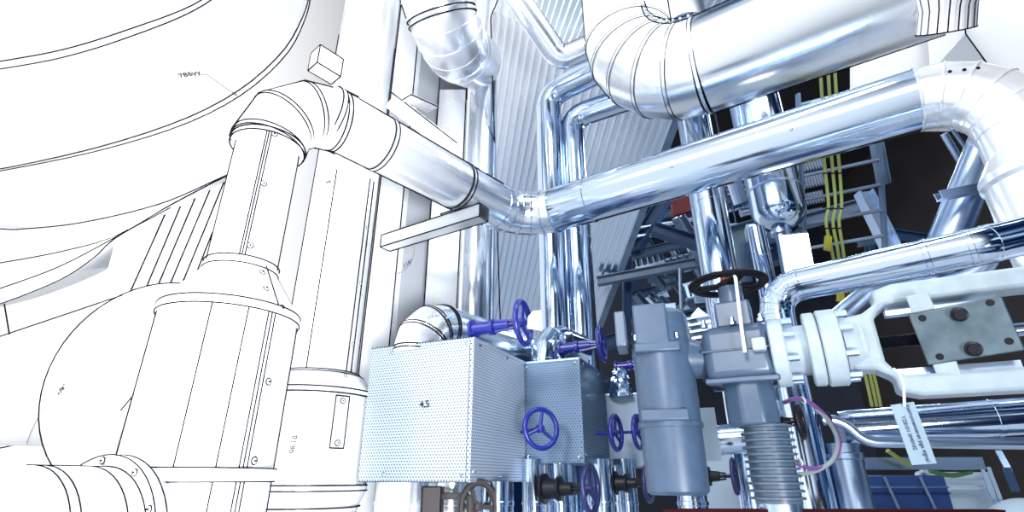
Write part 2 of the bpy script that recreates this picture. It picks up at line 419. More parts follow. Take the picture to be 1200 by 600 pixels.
def band(p, a, R, mat, par, ink=False, w=.03, lk=1.0):
    o = MB().lathe(p-a*w/2, a, [(0, R), (.003, R+.006), (w-.003, R+.006), (w, R)], 40, False).build('band', mat, par)
    if ink:
        k = MB(); ringline(k, p-a*w/2, a, R+.006, lk); ringline(k, p+a*w/2, a, R+.006, lk); k.build('seam_and_outline', INK, o)
    return o
for f_ in (.015, .22, .60):
    p = A.lerp(B, f_); band(p, -dAB, RP, PIPEF, t, True)
for i in range(rgb[0][0], rgb[0][1]+1): band(pb[i], Tb[i], RP, STEEL, t, w=.016)
for i in range(rgb[1][0], rgb[1][1]+1): band(pb[i], Tb[i], RP, DUCTF, t, w=.016)
band(B.lerp(C, .215), dBC, RP, STEEL, t, w=.018)
for s in (-1, 1): line(m, outline_pts([A, A.lerp(B, .15), A.lerp(B, .3), A.lerp(B, .55), A.lerp(B, .8)], RP+.002, s), 1.0)
m.build('seam_and_outline', INK, t)
for f_, ang in ((.08, -.25), (.14, .1), (.03, -.1), (.45, -.3), (.7, -.3)):
    P, n = front(B.lerp(C, f_), dBC, ang, RP); screw(P, n, t, .010, STEEL, False)
for du, dv in ((1113, 84), (1130, 82), (1146, 80)):
    q, nq = on(elt, du, dv, 0); screw(q, nq if nq.dot(CAM-q) > 0 else -nq, t, .009, INK, False)
# lower vertical leg with a wider sleeve, right edge
sl = vz(Cc, 205)
MB().lathe(sl-UP*.9, UP, [(0, .225), (.86, .225), (.88, .238), (.92, .238), (1.02, RP)], 40).build('sleeve', DUCTF, t)
# lower left branch with its flanged collar
bd = V((-.35, -.937, 0)); zb = 1.355
b0 = V((RIS.x, RIS.y, zb)); bp0 = b0+bd*.30; bp1 = b0+bd*.86
pbr, rgr = fillet([b0+bd*.05, bp1, bp1+V((bd.x*.2, bd.y*.2, -.45))], .30, 5)
MB().tube(pbr, .285, 40).build('branch_jacket', PAPER, t)
m = MB()
for q in (0.43, .57, .60): ringline(m, b0+bd*q, bd, .286)
line(m, outline_pts([b0+bd*.3, bp1], .285, 1)); line(m, [p+UP*.286 for p in (b0+bd*.3, b0+bd*.62)])
m.build('seam_and_outline', INK, t)
bc = MB().lathe(b0+bd*.33, bd, [(0, .325), (.04, .325)], 48).build('branch_collar', PAPER, t)
m = MB(); ringline(m, b0+bd*.33, bd, .326); ringline(m, b0+bd*.371, bd, .326); ringline(m, b0+bd*.372, bd, .287); m.build('seam_and_outline', INK, bc)
x_ = bd.cross(UP).normalized()
for k in (95, 60, 30):
    q = b0+bd*.372+(UP*math.sin(math.radians(k))+(x_ if x_.x > 0 else -x_)*math.cos(math.radians(k)))*.307; screw(q, bd, t, .011)

# small box on the elbow top
q = at(382, 76, 3.05); ax = (-dAB, dAB.cross(UP).normalized(), UP)
t = thing('junction_box', q-UP*.075, 'small white box with a square port sitting on top of the riser elbow', 'box')
MB().box(q, ax, (.15, .10, .13)).build('housing', PAPER, t)
m = MB()
for i in (-1, 1):
    for j in (-1, 1):
        line(m, [q+ax[0]*.075*i+ax[1]*.05*j-UP*.065, q+ax[0]*.075*i+ax[1]*.05*j+UP*.065])
        line(m, [q+ax[0]*.075*i+ax[1]*.05-UP*.065*j, q+ax[0]*.075*i-ax[1]*.05-UP*.065*j])
        line(m, [q+ax[0]*.075+ax[1]*.05*i-UP*.065*j, q-ax[0]*.075+ax[1]*.05*i-UP*.065*j])
m.build('edge_line', INK, t)
po = MB().box(q+ax[1]*.052+ax[0]*.03, ax, (.05, .008, .05)).build('port', INK, t)
MB().box(q+ax[1]*.055+ax[0]*.032, ax, (.036, .008, .036)).build('port_cover', PAPER, po)

# ============================================================ 2. SECOND RISER
S = at_y(394, 300, 3.35); S.z = 0; RS = .226
def SZ(v): return vz(S, v)
t = thing('insulated_riser', S, 'tall white and pale silver insulated riser with a drum near its bottom', 'pipe')
za, zb_, zc, zd, ze = zv(S, 443), zv(S, 466), zv(S, 572), zv(S, 584), zv(S, 598)
MB().cyl(V((S.x, S.y, za)), V((S.x, S.y, 7.4)), RS, n=48).build('riser_jacket', PIPEL, t)
RD = .365*.97
dr = MB().lathe(V((S.x, S.y, zc)), UP, [(0, RD), (zb_-zc, RD)], 48).build('drum', PIPEL, t)
MB().lathe(V((S.x, S.y, zb_)), UP, [(0, RD+.012), (.02, RD+.012), (za-zb_, RS+.05), (za-zb_+.02, RS+.02)], 48).build('drum_shoulder', PIPEL, t)
MB().lathe(V((S.x, S.y, 0)), UP, [(0, RS), (ze-.1, RS), (ze, RS+.10), (ze+.02, RS+.10), (zc-.01, RD+.012), (zc+.015, RD+.012)], 48).build('drum_foot', PIPEL, t)
m = MB()
for z, r in ((zb_-.01, RD+.013), (zb_+.02, RD+.013), (za, RS+.05), (za+.015, RS+.03), (zc+.016, RD+.013), (zc-.012, RD+.013), (ze+.02, RS+.11), (ze-.02, RS+.11)):
    ringline(m, V((S.x, S.y, z)), UP, r)
for s in (-1, 1):
    line(m, outline_pts([V((S.x, S.y, za)), V((S.x, S.y, 5.0))], RS, s), 1.0); line(m, outline_pts([V((S.x, S.y, zc)), V((S.x, S.y, zb_))], RD, s))
    P0, P1 = V((S.x, S.y, zb_+.02)), V((S.x, S.y, za)); line(m, [P0+side(P0, UP, s, RD)*(RD+.01), P1+side(P1, UP, s, RS)*(RS+.05)])
for ang in (-.35, .75, .95):
    line(m, [front(V((S.x, S.y, za+.02)), UP, ang, RS*1.012)[0], front(V((S.x, S.y, 3.6)), UP, ang, RS*1.012)[0]])
m.build('seam_and_outline', INK, t)
for v in (217, 273, 337, 407): P, n = front(SZ(v), UP, .86, RS+.003); screw(P, n, t, .0105)
for v in (447, 455): P, n = front(SZ(v), UP, .52, RS+.075); screw(P, (n+UP*.6).normalized(), t, .011)
P0, n0 = front(SZ(499), UP, .42, RD+.004)
pl = MB().box(P0, (UP, UP.cross(n0), n0), (.285, .085, .006)).build('access_plate', PIPEL, t)
m = MB(); h_ = UP*.142; g_ = UP.cross(n0)*.042; e0 = n0*.004
for a_, b_ in ((P0+h_+g_, P0+h_-g_), (P0-h_+g_, P0-h_-g_), (P0+h_+g_, P0-h_+g_), (P0+h_-g_, P0-h_-g_)): line(m, [a_+e0, b_+e0])
m.build('edge_line', INK, pl)
screw(P0+UP*.115+n0*.004, n0, t, .014); screw(P0-UP*.115+n0*.004, n0, t, .014)
P0, n0 = front(SZ(525), UP, -.22, RD+.003); text_mesh('98,18', 'dimension_text', .042, P0, UP, -(UP.cross(n0)), INK, t)
m = MB(); k0, k1 = front(SZ(468), UP, -.12, RD+.003)[0], front(SZ(568), UP, -.28, RD+.003)[0]; line(m, [k0, k1], .5); m.build('dimension_line', INKG, t)

# ============================================================ 3. COLUMNS AND PANELS BEHIND THE RISERS
def vboard(u0, u1, v0, v1, y, th, name, mat, label, cat, ink=True):
    a, b_ = at_y(u0, 300, y), at_y(u1, 300, y); z0, z1 = zv(a, v1), zv(a, v0)
    tt = thing(name, (a.x/2+b_.x/2, y, z0), label, cat)
    MB().box(((a.x+b_.x)/2, y+th/2, (z0+z1)/2), ((1, 0, 0), (0, 1, 0), UP), (b_.x-a.x, th, z1-z0)).build('board', mat, tt)
    if ink:
        m = MB()
        for x in (a.x, b_.x): line(m, [(x, y-.003, z0), (x, y-.003, z1)])
        m.build('edge_line', INK, tt)
    return tt, a, b_, z0, z1
def floorboard(u0, u1, v0, y, th, name, mat, label, cat, ink=True):
    a, b_ = at_y(u0, 300, y), at_y(u1, 300, y); z1 = zv(a, v0)
    tt = thing(name, (a.x/2+b_.x/2, y+th/2, 0), label, cat)
    if name == 'steel_column':
        c = (a+b_)/2; w_ = b_.x-a.x
        mb = MB(); mb.box((c.x, y+.006, z1/2), ((1, 0, 0), (0, 1, 0), UP), (w_, .012, z1)); mb.box((c.x, y+th-.006, z1/2), ((1, 0, 0), (0, 1, 0), UP), (w_, .012, z1)); mb.box((c.x, y+th/2, z1/2), ((1, 0, 0), (0, 1, 0), UP), (.012, th-.026, z1))
        mb.build('profile', mat, tt)
    else: MB().box(((a.x+b_.x)/2, y+th/2, z1/2), ((1, 0, 0), (0, 1, 0), UP), (b_.x-a.x, th, z1)).build('sheet', mat, tt)
    if ink:
        m = MB()
        for x in (a.x, b_.x): line(m, [(x, y-.003, .1), (x, y-.003, z1)])
        m.build('edge_line', INK, tt)
    return tt
floorboard(436, 466, -80, 3.95, .2, 'steel_column', PIPEL, 'pale flat-faced steel column directly right of the white riser', 'column')
GREYPAN = plain('grey_cladding', (.40, .42, .46), .5, spec=.3)
floorboard(467, 501, -80, 4.25, .05, 'cladding_panel', GREYPAN, 'grey cladding panel between the two pale columns behind the square support beam', 'panel')
floorboard(501, 538, 105, 4.1, .16, 'steel_column', PIPEL, 'narrow pale column behind the corner of the main pipeline', 'column')

# square support beam with its pad
p1 = at(567, 249, 3.72); z_ = p1.z; p0 = at_z(452, 285, z_)
d_ = (p1-p0).normalized(); r_ = d_.cross(UP).normalized()
t = thing('support_beam', (p0+p1)/2-UP*.05, 'grey hollow square steel beam carrying the pipeline from the column, sketched edges', 'beam')
hw = .052; mb = MB(); c_ = (p0+p1)/2; l_ = (p1-p0).length
for o_ in (UP, r_):
    for s in (-1, 1): mb.box(c_+o_*s*(hw-.004), (d_, o_, d_.cross(o_)), (l_, .008, hw*2))
mb.build('tube', faded('beam_grey_to_steel', (1, 0, 0), -1.2, -.2, (.55, .58, .62), .3), t)
m = MB()
for i in (-1, 1):
    for j in (-1, 1): line(m, [p0+UP*hw*i+r_*hw*j, p1+UP*hw*i+r_*hw*j])
for q in (p0, p1):
    for i in (-1, 1): line(m, [q+UP*hw*i+r_*hw, q+UP*hw*i-r_*hw]); line(m, [q+UP*hw+r_*hw*i, q-UP*hw+r_*hw*i])
m.build('edge_line', INK, t)
q = at(533, 250, 3.92); t2 = MB().box(q+UP*.0, (d_, r_, UP), (.17, .13, .02)).build('pad', PIPEL, t)
m = MB()
for i in (-1, 1): line(m, [q+d_*.085*i+r_*.065-UP*.01, q+d_*.085*i-r_*.065-UP*.01]); line(m, [q+d_*.085+r_*.065*i-UP*.01, q-d_*.085+r_*.065*i-UP*.01])
m.build('edge_line', INK, t2)

# rail behind run A and the small plate on it
p0, p1 = at(458, 118, 3.95), at(536, 178, 4.05)
t = thing('support_rail', (p0+p1)/2, 'pale flat rail running just above and behind the sloping pipeline', 'rail')
MB().bar(p0, p1, .05, .12).build('profile', PAPER, t)
m = MB(); line(m, [p0+UP*.06-V((0, .03, 0)), p1+UP*.06-V((0, .03, 0))]); m.build('edge_line', INK, t)
q = at(492, 121, 3.95)
t = thing('bracket_plate', q, 'pale square bracket plate with a bolt above the support rail', 'bracket')
MB().box(q, (V((.8, .6, 0)), V((.6, -.8, -.35)), V((.1, -.3, 1))), (.22, .17, .02)).build('plate', PIPEL, t)
X_, Y_ = V((.8, .6, 0)).normalized(), V((.6, -.8, -.35)).normalized()
m = MB()
for i in (-1, 1):
    line(m, [q+X_*.11*i+Y_*.085, q+X_*.11*i-Y_*.085]); line(m, [q+X_*.11+Y_*.085*i, q-X_*.11+Y_*.085*i])
m.build('edge_line', INK, t)
MB().cyl(q+X_*.06-Y_*.05, q+X_*.06-Y_*.05+UP*.05, .022, n=6).build('bolt', PIPEL, t)

# ============================================================ 4. TOP CENTRE ELBOW DUCT AND ITS PIPE
p = [at(492, -70, 4.0), at(527, 52, 4.2), at(556, 72, 5.3)]
t, pth, rg = pipe_thing('duct_elbow', p, .275, PIPEL, 'pale fat duct elbow coming down from the top edge above the sloping pipe', 'duct', .40, 6)
T_ = tangents(pth); m = MB()
for i in range(rg[0][0], rg[0][1]+1): band(pth[i], T_[i], .275, PIPEL, t, w=.014)
a_ = (p[1]-p[0]).normalized()
for f_ in (.42, .50, .74, .80): ringline(m, p[0].lerp(p[1], f_*.95), a_, .279)
for s in (-1, 1): line(m, outline_pts(pth[:3], .275, s))
m.build('seam_and_outline', INK, t)
q = at_y(560, 300, 4.35)
t, pth, rg = pipe_thing('vertical_pipe', [V((q.x, q.y, 0)), V((q.x, q.y, zv(q, 95)))], .155, faded('pipe_fading', (1, 0, 0), -.9, -.2, (.84, .9, .98), .2), 'pale vertical pipe standing directly below the fat duct elbow', 'pipe', bands=((0, .35), (0, .7)))

# ============================================================ 5. CORRUGATED SLOPING WALL
dv = V((-.2295, 1.397, -.72)).normalized()
T1 = at(803, 112, 6.6); T0 = at(574, -20, 5.2); T2 = at(700, -40, 5.2)
T0 = at(574, 10, 6.7); 
e_ = (T1-T0); nC = 26; rows = []
nrm = e_.cross(dv).normalized()
if nrm.dot(CAM-T0) < 0: nrm = -nrm
LEN = 6.2
prof = []
for i in range(nC):
    for f_, h in ((0, 0), (.30, 0), (.42, 1), (.70, 1), (.82, 0)): prof.append(((i+f_)/nC, h))
prof.append((1, 0))
r0 = [T0+e_*f_+nrm*.075*h for f_, h in prof]; r1 = [q+dv*LEN for q in r0]
up_e = at(577, -60, 5.2)
t = thing('corrugated_roof', T0+dv*LEN, 'silver corrugated sheet sloping down behind the twin vertical pipes', 'cladding')
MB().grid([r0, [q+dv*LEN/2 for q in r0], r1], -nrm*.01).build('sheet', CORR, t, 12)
MB().bar(T1+nrm*.03, T1+dv*LEN+nrm*.03, .10, .10, nrm).build('edge_trim', BEAML, t)
# upper corrugated sheet above it, white towards the left
u0, u1, u2, u3 = at(520, -90, 7.4), at(1000, -90, 7.6), at(830, 120, 7.3), at(530, 60, 7.4)
pr0 = []; pr1 = []
for i in range(24):
    for f_, h in ((0, 0), (.4, 0), (.5, 1), (.9, 1)):
        k = (i+f_)/24; o_ = V((0, -.05*h, 0)); pr0.append(u0.lerp(u1, k)+o_); pr1.append(u3.lerp(u2, k)+o_)
t = thing('corrugated_wall', (u3+u2)/2, 'bright corrugated sheet at the top behind the small corner pipe', 'cladding')
MB().grid([pr0, pr1], V((0, .02, 0))).build('sheet', faded('corrugated_bright', (1, 0, 0), -1.2, 0.9, (.85, .91, .98), .3), t, 12)
m = MB(); pp, _ = fillet([at(596, -30, 5.0), at(575, 20, 5.0), at(587, 400, 5.4)], .15, 6); line(m, pp); 
m.build('edge_line', INK, t)

q = at(800, 10, 4.9); pipe_thing('vertical_pipe', [V((q.x, q.y, q.z-.25)), V((q.x, q.y, q.z+1.6))], .19, PIPEL, 'pale pipe end seen behind the inner bend of the large duct', 'pipe')
# small corner pipe and the twin vertical pipes with elbows
pipe_thing('corner_pipe', [at(590, -25, 4.9), at(656, 70, 5.1), at(712, 46, 4.95)], .118, faded('corner_pipe_metal', (1, 0, 0), -.6, .5, (.8, .87, .97), .22), 'small silver pipe with a right-angle bend near the top centre', 'pipe', .13, 4, bands=(1, 5))
for (u, v, r, lab, uu, vv) in ((642, 112, .137, 'left one of the twin silver vertical pipes with top elbows', 735, 66), (669, 138, .134, 'right one of the twin silver vertical pipes with top elbows', 745, 112)):
    q = at(u, v, 5.8 if u < 660 else 5.75); e2 = at_z(uu, vv, q.z)
    pipe_thing('vertical_pipe', [V((q.x, q.y, 0)), q, e2], r, STEEL, lab, 'pipe', .18, 4, bands=(1, 5, (0, .72)), group='twin vertical pipes')
q = at(636, 330, 5.6)
t = thing('steel_post', (q.x, q.y, 0), 'thin dark post beside the left twin pipe', 'post')
MB().box((q.x, q.y, 1.7), ((1, 0, 0), (0, 1, 0), UP), (.06, .08, 3.4)).build('profile', DARKST, t)

# ============================================================ 6. LARGE TOP RIGHT DUCT
ZD = 4.6; RDU = .375
q0, q1 = at_z(832, 74, ZD), at_z(1085, -24, ZD); dd = (q1-q0).normalized()
cor = q0-dd*.62
pts = [cor+UP*3.0, cor, q1+dd*.04]
path, rg = fillet(pts, .56, 5); T_ = tangents(path)
t = thing('large_duct', cor, 'large silver duct bending from the top edge and running right above the main pipeline', 'duct')
MB().tube(path[:rg[0][1]+1], RDU, 48).build('elbow', TOPF, t, 14)
MB().tube(path[rg[0][1]:], RDU, 48).build('run_jacket', DUCTF, t, 14)
m = MB()
for i in range(rg[0][0], rg[0][1]+1):
    band(path[i], T_[i], RDU, TOPF, t, True, .03, .42)
for s in (-1, 1): line(m, outline_pts(path[rg[0][1]:], RDU, s)); line(m, outline_pts(path[:rg[0][1]-2], RDU, s))
m.build('seam_and_outline', INK, t)
# flange strip with rivets along the inner bend
inn = [p+(T_[i].cross(dd.cross(UP)).normalized())*0 for i, p in enumerate(path)]
bn = dd.cross(UP).normalized()                       # towards the viewer's side
strip = []
for i in range(rg[0][0], rg[0][1]+1):
    s_ = bn.cross(T_[i]).normalized(); s_ = s_ if s_.dot(UP+dd) > 0 else -s_
    strip.append(path[i]+(bn*.80+s_*.60)*(RDU+.004))
m = MB(); line(m, strip); line(m, [p+UP*.03+dd*.03 for p in strip]); m.build('flange_line', INK, t)
for i in range(len(strip)-1):
    for f_ in (.25, .75):
        P = strip[i].lerp(strip[i+1], f_)+(UP+dd)*.02; screw(P, bn, t, .011, SATIN, False)
# ribbed sleeve at the duct's far end
pb0 = at(1108, 36, 3.15); pb1 = at(1116, -60, 3.0)
ax_ = (pb1-pb0).normalized(); L_ = (pb1-pb0).length; x_ = ax_.orthogonal().normalized(); y_ = ax_.cross(x_)
t = thing('ribbed_sleeve', pb0, 'white ribbed sleeve flaring up to the top edge at the upper right', 'duct sleeve')
rowsA = []; nR = 18
for h in (0, .1, .3, .6, 1.0, 1.6):
    rad = .135+.02*abs(h-.25)+.20*max(0, h-.3)**1.5; ring_ = []
    for j in range(nR*4+1):
        a = 2*math.pi*j/(nR*4); k = 1+(.035 if j % 4 in (1, 2) else 0); ring_.append(pb0+ax_*(h*L_)+(x_*math.cos(a)+y_*math.sin(a))*rad*k)
    rowsA.append(ring_)
mb = MB(); n_ = nR*4+1
for r in rowsA: mb.v += r
for i in range(len(rowsA)-1):
    for j in range(n_-1): mb.f.append((i*n_+j, i*n_+j+1, (i+1)*n_+j+1, (i+1)*n_+j))
mb.build('sleeve', PAPER, t)
m = MB()
for j in range(0, nR*4, 4): line(m, [r[j]+(r[j]-pb0).normalized()*.001 for r in rowsA], 1.0)
for k in range(len(rowsA[0])-1): pass
line(m, [q for q in rowsA[0]], 1.0); m.build('rib_line', INK, t)
# white hood at the upper right corner
hp = [at(1131, 40, 3.75), at(1196, 130, 3.75), at(1330, 150, 3.75), at(1330, -120, 3.75), at(1120, -120, 3.75)]
t = thing('hood', hp[0], 'white slanted hood at the upper right corner beside the ribbed sleeve', 'hood')
MB().prism(hp, V((.15, .5, .1))).build('shell', PAPER, t)
m = MB(); line(m, [p+V((0, -.004, 0)) for p in (hp[4], hp[0], hp[1], hp[2])]); m.build('edge_line', INK, t)
# pale panel behind the pipeline elbow
hp = [at(1000, 75, 4.6), at(1095, 20, 4.5), at(1195, 60, 4.5), at(1195, 150, 4.6), at(1000, 150, 4.7)]
t = thing('pale_panel', hp[4], 'pale grey panel behind the right hand elbow of the main pipeline', 'panel')
MB().prism(hp, V((.0, .05, .0))).build('sheet', PALE, t)

# ============================================================ 7. LEFT SKETCHED SHAPES
def spline(pts, n=28):
    pts = [V((p[0], p[1], 0)) for p in pts]; out = []
    P = [2*pts[0]-pts[1]]+pts+[2*pts[-1]-pts[-2]]
    seg = len(pts)-1
    for k in range(n+1):
        s = k/n*seg; i = min(int(s), seg-1); f_ = s-i; a, b_, c, d = P[i:i+4]
        q = .5*((2*b_)+(c-a)*f_+(2*a-5*b_+4*c-d)*f_*f_+(3*b_-a-3*c+d)*f_**3); out.append((q.x, q.y))
    return out
def lift(pts, d0, d1): n = len(pts); return [at(p[0], p[1], d0+(d1-d0)*i/(n-1)) for i, p in enumerate(pts)]
c0 = spline([(-60, -60), (40, -80), (120, -110), (200, -150), (240, -180)])
c1 = spline([(-60, 81), (0, 72), (75, 58), (150, 35), (230, 4), (290, -40)])
c1b = spline([(-60, 89), (0, 81), (75, 67), (150, 44), (232, 10), (300, -40)])
c2 = spline([(-60, 206), (0, 198), (110, 174), (210, 142), (280, 106), (330, 62), (354, 22), (363, -10), (366, -60)])
c2b = spline([(-60, 209), (0, 200.5), (110, 178), (210, 148), (282, 112), (334, 66), (357, 24), (365, -10), (369, -60)])
R_ = [lift(c0, 3.2, 2.6), lift(c1, 4.0, 3.2), lift(c1b, 4.0, 3.2), lift(c2, 4.9, 3.9), lift(c2b, 4.9, 3.9)]
t = thing('overhead_vessel', R_[4][0], 'large white rounded vessel overhead at the upper left with two double banding lines', 'vessel')
ov = MB().grid(R_, V((-.5, .6, .9))); ov.build('shell', PAPER, t, 60); ovt = BVHTree.FromPolygons([tuple(v) for v in ov.v], ov.f)
m = MB()
for r in R_[1:]: line(m, [p+V((.001, -.004, -.003)) for p in r], .9)
m.build('seam_and_outline', INK, t)
dpt = 4.1
P0, nn_ = on(ovt, 222, 87, .006); nn_ = nn_ if nn_.dot(CAM-P0) > 0 else -nn_
fx = V((1, 0, 0)); fx = (fx-nn_*fx.dot(nn_)).normalized(); fy = nn_.cross(fx)
fx2 = fx*math.cos(.10)-fy*math.sin(.10); fy2 = nn_.cross(fx2)
text_mesh('786yy', 'note_text', (.0165*dep(P0)), P0, fx2, fy2, INK, t)
m = MB(); line(m, [on(ovt, u, v)[0] for u, v in ((233, 87.3), (243, 87.3), (254, 95.5), (265, 103.5), (277, 112))], .45); m.build('leader_line', INKG, t)
k1, k0 = on(ovt, 273, 109)[0], on(ovt, 279, 113)[0]; MB().lathe(k1, k0-k1, [(0, .010), ((k0-k1).length, .0005)], 8).build('arrowhead', INK, t)

h0 = spline([(-60, 262), (0, 268), (30, 268), (100, 260), (190, 238), (266, 205)])
h1 = spline([(-60, 318), (0, 308), (70, 295), (137, 276), (200, 240), (266, 205.5)])
h2 = spline([(-60, 358), (0, 338), (70, 312), (137, 277), (200, 241), (266, 206)])
h3 = spline([(-60, 372), (0, 356), (70, 328), (110, 302), (137, 278), (200, 243)])
R_ = [lift(h0, 5.2, 4.6), lift(h1, 5.0, 4.6), lift(h2, 4.9, 4.6), lift(h3, 4.85, 4.6)]
t = thing('curved_hopper', R_[3][0], 'white layered hull-like hopper with sweeping curved edges at the left', 'hopper')
MB().grid(R_, V((-.1, .5, .25))).build('shell', PAPER, t, 60)
m = MB()
for r in R_: line(m, [p+V((0, -.004, -.003)) for p in r], .9)
m.build('edge_line', INK, t)
# ribbed sheet between hopper and domed vessel
w0, w1 = at(137, 276, 4.75), at(272, 204, 4.75); w2, w3 = at(226, 345, 4.75), at(112, 372, 4.75)
t = thing('ribbed_cladding', w3, 'white panel with slanting ribs between the hopper and the main riser', 'panel')
MB().prism([w0, w1, w2, w3], V((-.05, .06, 0))).build('sheet', PAPER, t)
m = MB(); line(m, [w0, w1])
for a_, b_ in (((197, 243), (153, 341)), ((216, 231), (172, 335)), ((233, 222), (186, 332)), ((250, 213), (200, 331)), ((265, 207), (213, 333)), ((249, 272), (226, 330))):
    line(m, [at(*a_, 4.74), at(*b_, 4.74)])
m.build('rib_line', INK, t)
# duct with a domed end
pc = at(192, 456, 3.35)
dl = (at(-80, 466, 4.3)-pc).normalized()
t = thing('domed_vessel', pc-UP*.685, 'white horizontal vessel with a rounded bulging end behind the main riser', 'vessel')
MB().lathe(pc+dl*.15, dl, [(0, .36), (2.2, .36)], 40).build('shell', PAPER, t)
prof = [(.685*math.sin(a), .585*math.cos(a)) for a in [-math.pi/2+math.pi*k/24 for k in range(25)]]
MB().lathe(pc, UP, prof, 48, False).build('dome', PAPER, t, 60)
m = MB()
dirv = (pc-CAM).normalized(); e1 = dirv.cross(UP).normalized(); e2 = e1.cross(dirv)
line(m, [pc+(e1*math.cos(a)*.59+e2*math.sin(a)*.69)-dirv*.04 for a in [math.pi*2*i/60 for i in range(61)]])  # added outline ring around the dome, turned to the camera
line(m, [at(0, 395, 4.1)+V((0,-.01,0)), at(143, 346, 3.55)]); line(m, [at(-10, 527, 3.9), at(86, 508, 3.4)])
line(m, [at(*q, 2.78) for q in ((110, 545), (120, 520), (138, 485), (163, 455))])
line(m, [at(5, 356, 4.1), at(11, 392, 4.1)])
m.build('seam_and_outline', INK, t)

# ============================================================ 8. PERFORATED BOXES
def perf_box(uc, vt, vb, Y, ul, ur, ld, mat, label, ink=False):
    """box with a vertical corner at pixel column uc; ld = direction of the left face, sizes found from the pixel columns ul and ur"""
    top = at_y(uc, vt, Y); z0 = zv(top, vb); rd = V((-ld.y, ld.x, 0)); rd = rd if rd.y > 0 else -rd
    def reach(d, u):
        k = (u-600)/FPX; c = V((top.x, top.y, (top.z+z0)/2)); l = .0
        for _ in range(2000):
            l += .002; p = c+d*l
            if (d.x > 0 and p.x/dep(p) >= k) or (d.x < 0 and p.x/dep(p) <= k): break
        return l
    lf, lr = reach(ld, ul), reach(rd, ur); h = top.z-z0
    t = thing('perforated_box', V((top.x, top.y, z0))+ld*lf/2+rd*lr/2, label, 'insulation box')
    t.rotation_euler = (0, 0, math.atan2(-ld.y, -ld.x))
    M = Matrix.Rotation(-t.rotation_euler.z, 3, 'Z')
    o = MB(); o.box((0, 0, h/2), ((1, 0, 0), (0, 1, 0), UP), (lf, lr, h)); ORG[t.name] = V((0, 0, 0))
    bx = o.build('perforated_cover', mat, t); 
    # corner angles, rim and screws (local frame: corner at +lf/2, -lr/2)
    tr = MB()
    tr.box((lf/2, -lr/2, h/2), ((1, 0, 0), (0, 1, 0), UP), (.014, .014, h+.004)); tr.build('corner_strip', mat, t)
    tr = MB(); tr.box((lf/2, 0, h), ((1, 0, 0), (0, 1, 0), UP), (.016, lr, .012)); tr.box((0, -lr/2, h), ((1, 0, 0), (0, 1, 0), UP), (lf, .016, .012)); tr.build('top_rim', SATIN if not ink else mat, t)
    if ink:
        m = MB()
        for z in (0, h+.004): line2(m, [(-lf/2, -lr/2-.008, z), (lf/2, -lr/2-.008, z)], .0018)
        line2(m, [(lf/2-.02, -lr/2-.004, 0), (lf/2-.02, -lr/2-.004, h)], .0013); m.build('edge_line', INK, t)
    for x, y, z, n in [(-lf*.28, -lr/2, h-.035, (0, -1, 0)), (-lf*.26, -lr/2, .04, (0, -1, 0)), (lf*.44, -lr/2, .03, (0, -1, 0)), (lf*.44, -lr/2, h-.03, (0, -1, 0)),
                       (lf/2, -lr*.44, .05, (1, 0, 0)), (lf/2, 0, .03, (1, 0, 0)), (lf/2, lr*.42, .03, (1, 0, 0)), (lf/2, -lr*.40, h-.03, (1, 0, 0)), (lf/2, lr*.1, h-.03, (1, 0, 0)), (lf/2, lr*.45, h-.03, (1, 0, 0))]:
        b_ = MB(); b_.lathe(V((x, y, z)), n, [(0, .011), (.007, .011), (.011, .006)], 14); b_.build('screw', DARKST if ink and n[1] else STEEL, t)
    ORG[t.name] = V(t.location)
    return t, top, ld, rd, lf, lr, h
def line2(mb, pts, r): return mb.tube([V(p) for p in pts], r, 6)
LD = V((-.915, .403, 0)).normalized()
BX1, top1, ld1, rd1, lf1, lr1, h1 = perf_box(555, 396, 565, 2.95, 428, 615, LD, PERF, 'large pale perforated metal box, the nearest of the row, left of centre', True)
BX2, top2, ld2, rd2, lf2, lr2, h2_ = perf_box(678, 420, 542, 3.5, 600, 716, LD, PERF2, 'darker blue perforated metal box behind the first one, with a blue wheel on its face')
for txt, u, v in (('4,5', 498, 474),):
    nn = V((LD.y, -LD.x, 0)); nn = nn if nn.y < 0 else -nn
    r = ray(u, v); k = nn.dot(top1-CAM)/nn.dot(r); P = CAM+r*k+nn*.007
    o = MB(); M = Matrix.Rotation(-BX1.rotation_euler.z, 3, 'Z'); ORG['__l'] = V((0, 0, 0))
    class _P: name = '__l'
    tx = text_mesh(txt, 'dimension_text', .055, V((0, 0, 0)), (1, 0, 0), (0, 0, 1), INK, BX1)
    org = ORG[BX1.name]
    for vv_ in tx.data.vertices: vv_.co = M @ ((vv_.co+org) @ Matrix.Identity(3)) if False else (vv_.co+org)+M @ (P-V(BX1.location))
# elbows rising out of the boxes
e0 = at(492, 398, 3.32); e0z = V((e0.x, e0.y, top1.z-.03)); dE = V((.60, .80, 0)).normalized(); zE = zv(e0, 352)-.155
t, pth, rg = pipe_thing('insulated_elbow', [e0z, V((e0.x, e0.y, zE)), V((e0.x, e0.y, zE))+dE*1.3], .165, faded('elbow_fading', (1, 0, 0), -.95, -.35, (.84, .9, .97), .2), 'white to silver insulated elbow rising out of the large pale perforated box', 'pipe', .27, 3)
T_ = tangents(pth); m = MB()
for i in range(rg[0][0], rg[0][1]+1):
    for o_ in (-.01, .01): ringline(m, pth[i]+T_[i]*o_, T_[i], .167)
for s in (-1, 1): line(m, outline_pts(pth[:-1], .165, s))
m.build('seam_and_outline', INK, t)
for k in range(5):
    P, n = front(pth[3].lerp(pth[4], .1+.1*k), T_[3], -.2, .165); screw(P, n, t, .007, SATIN, False)
e0 = at(640, 412, 3.85); e0z = V((e0.x, e0.y, top2.z-.03)); zE = zv(e0, 380)-.1
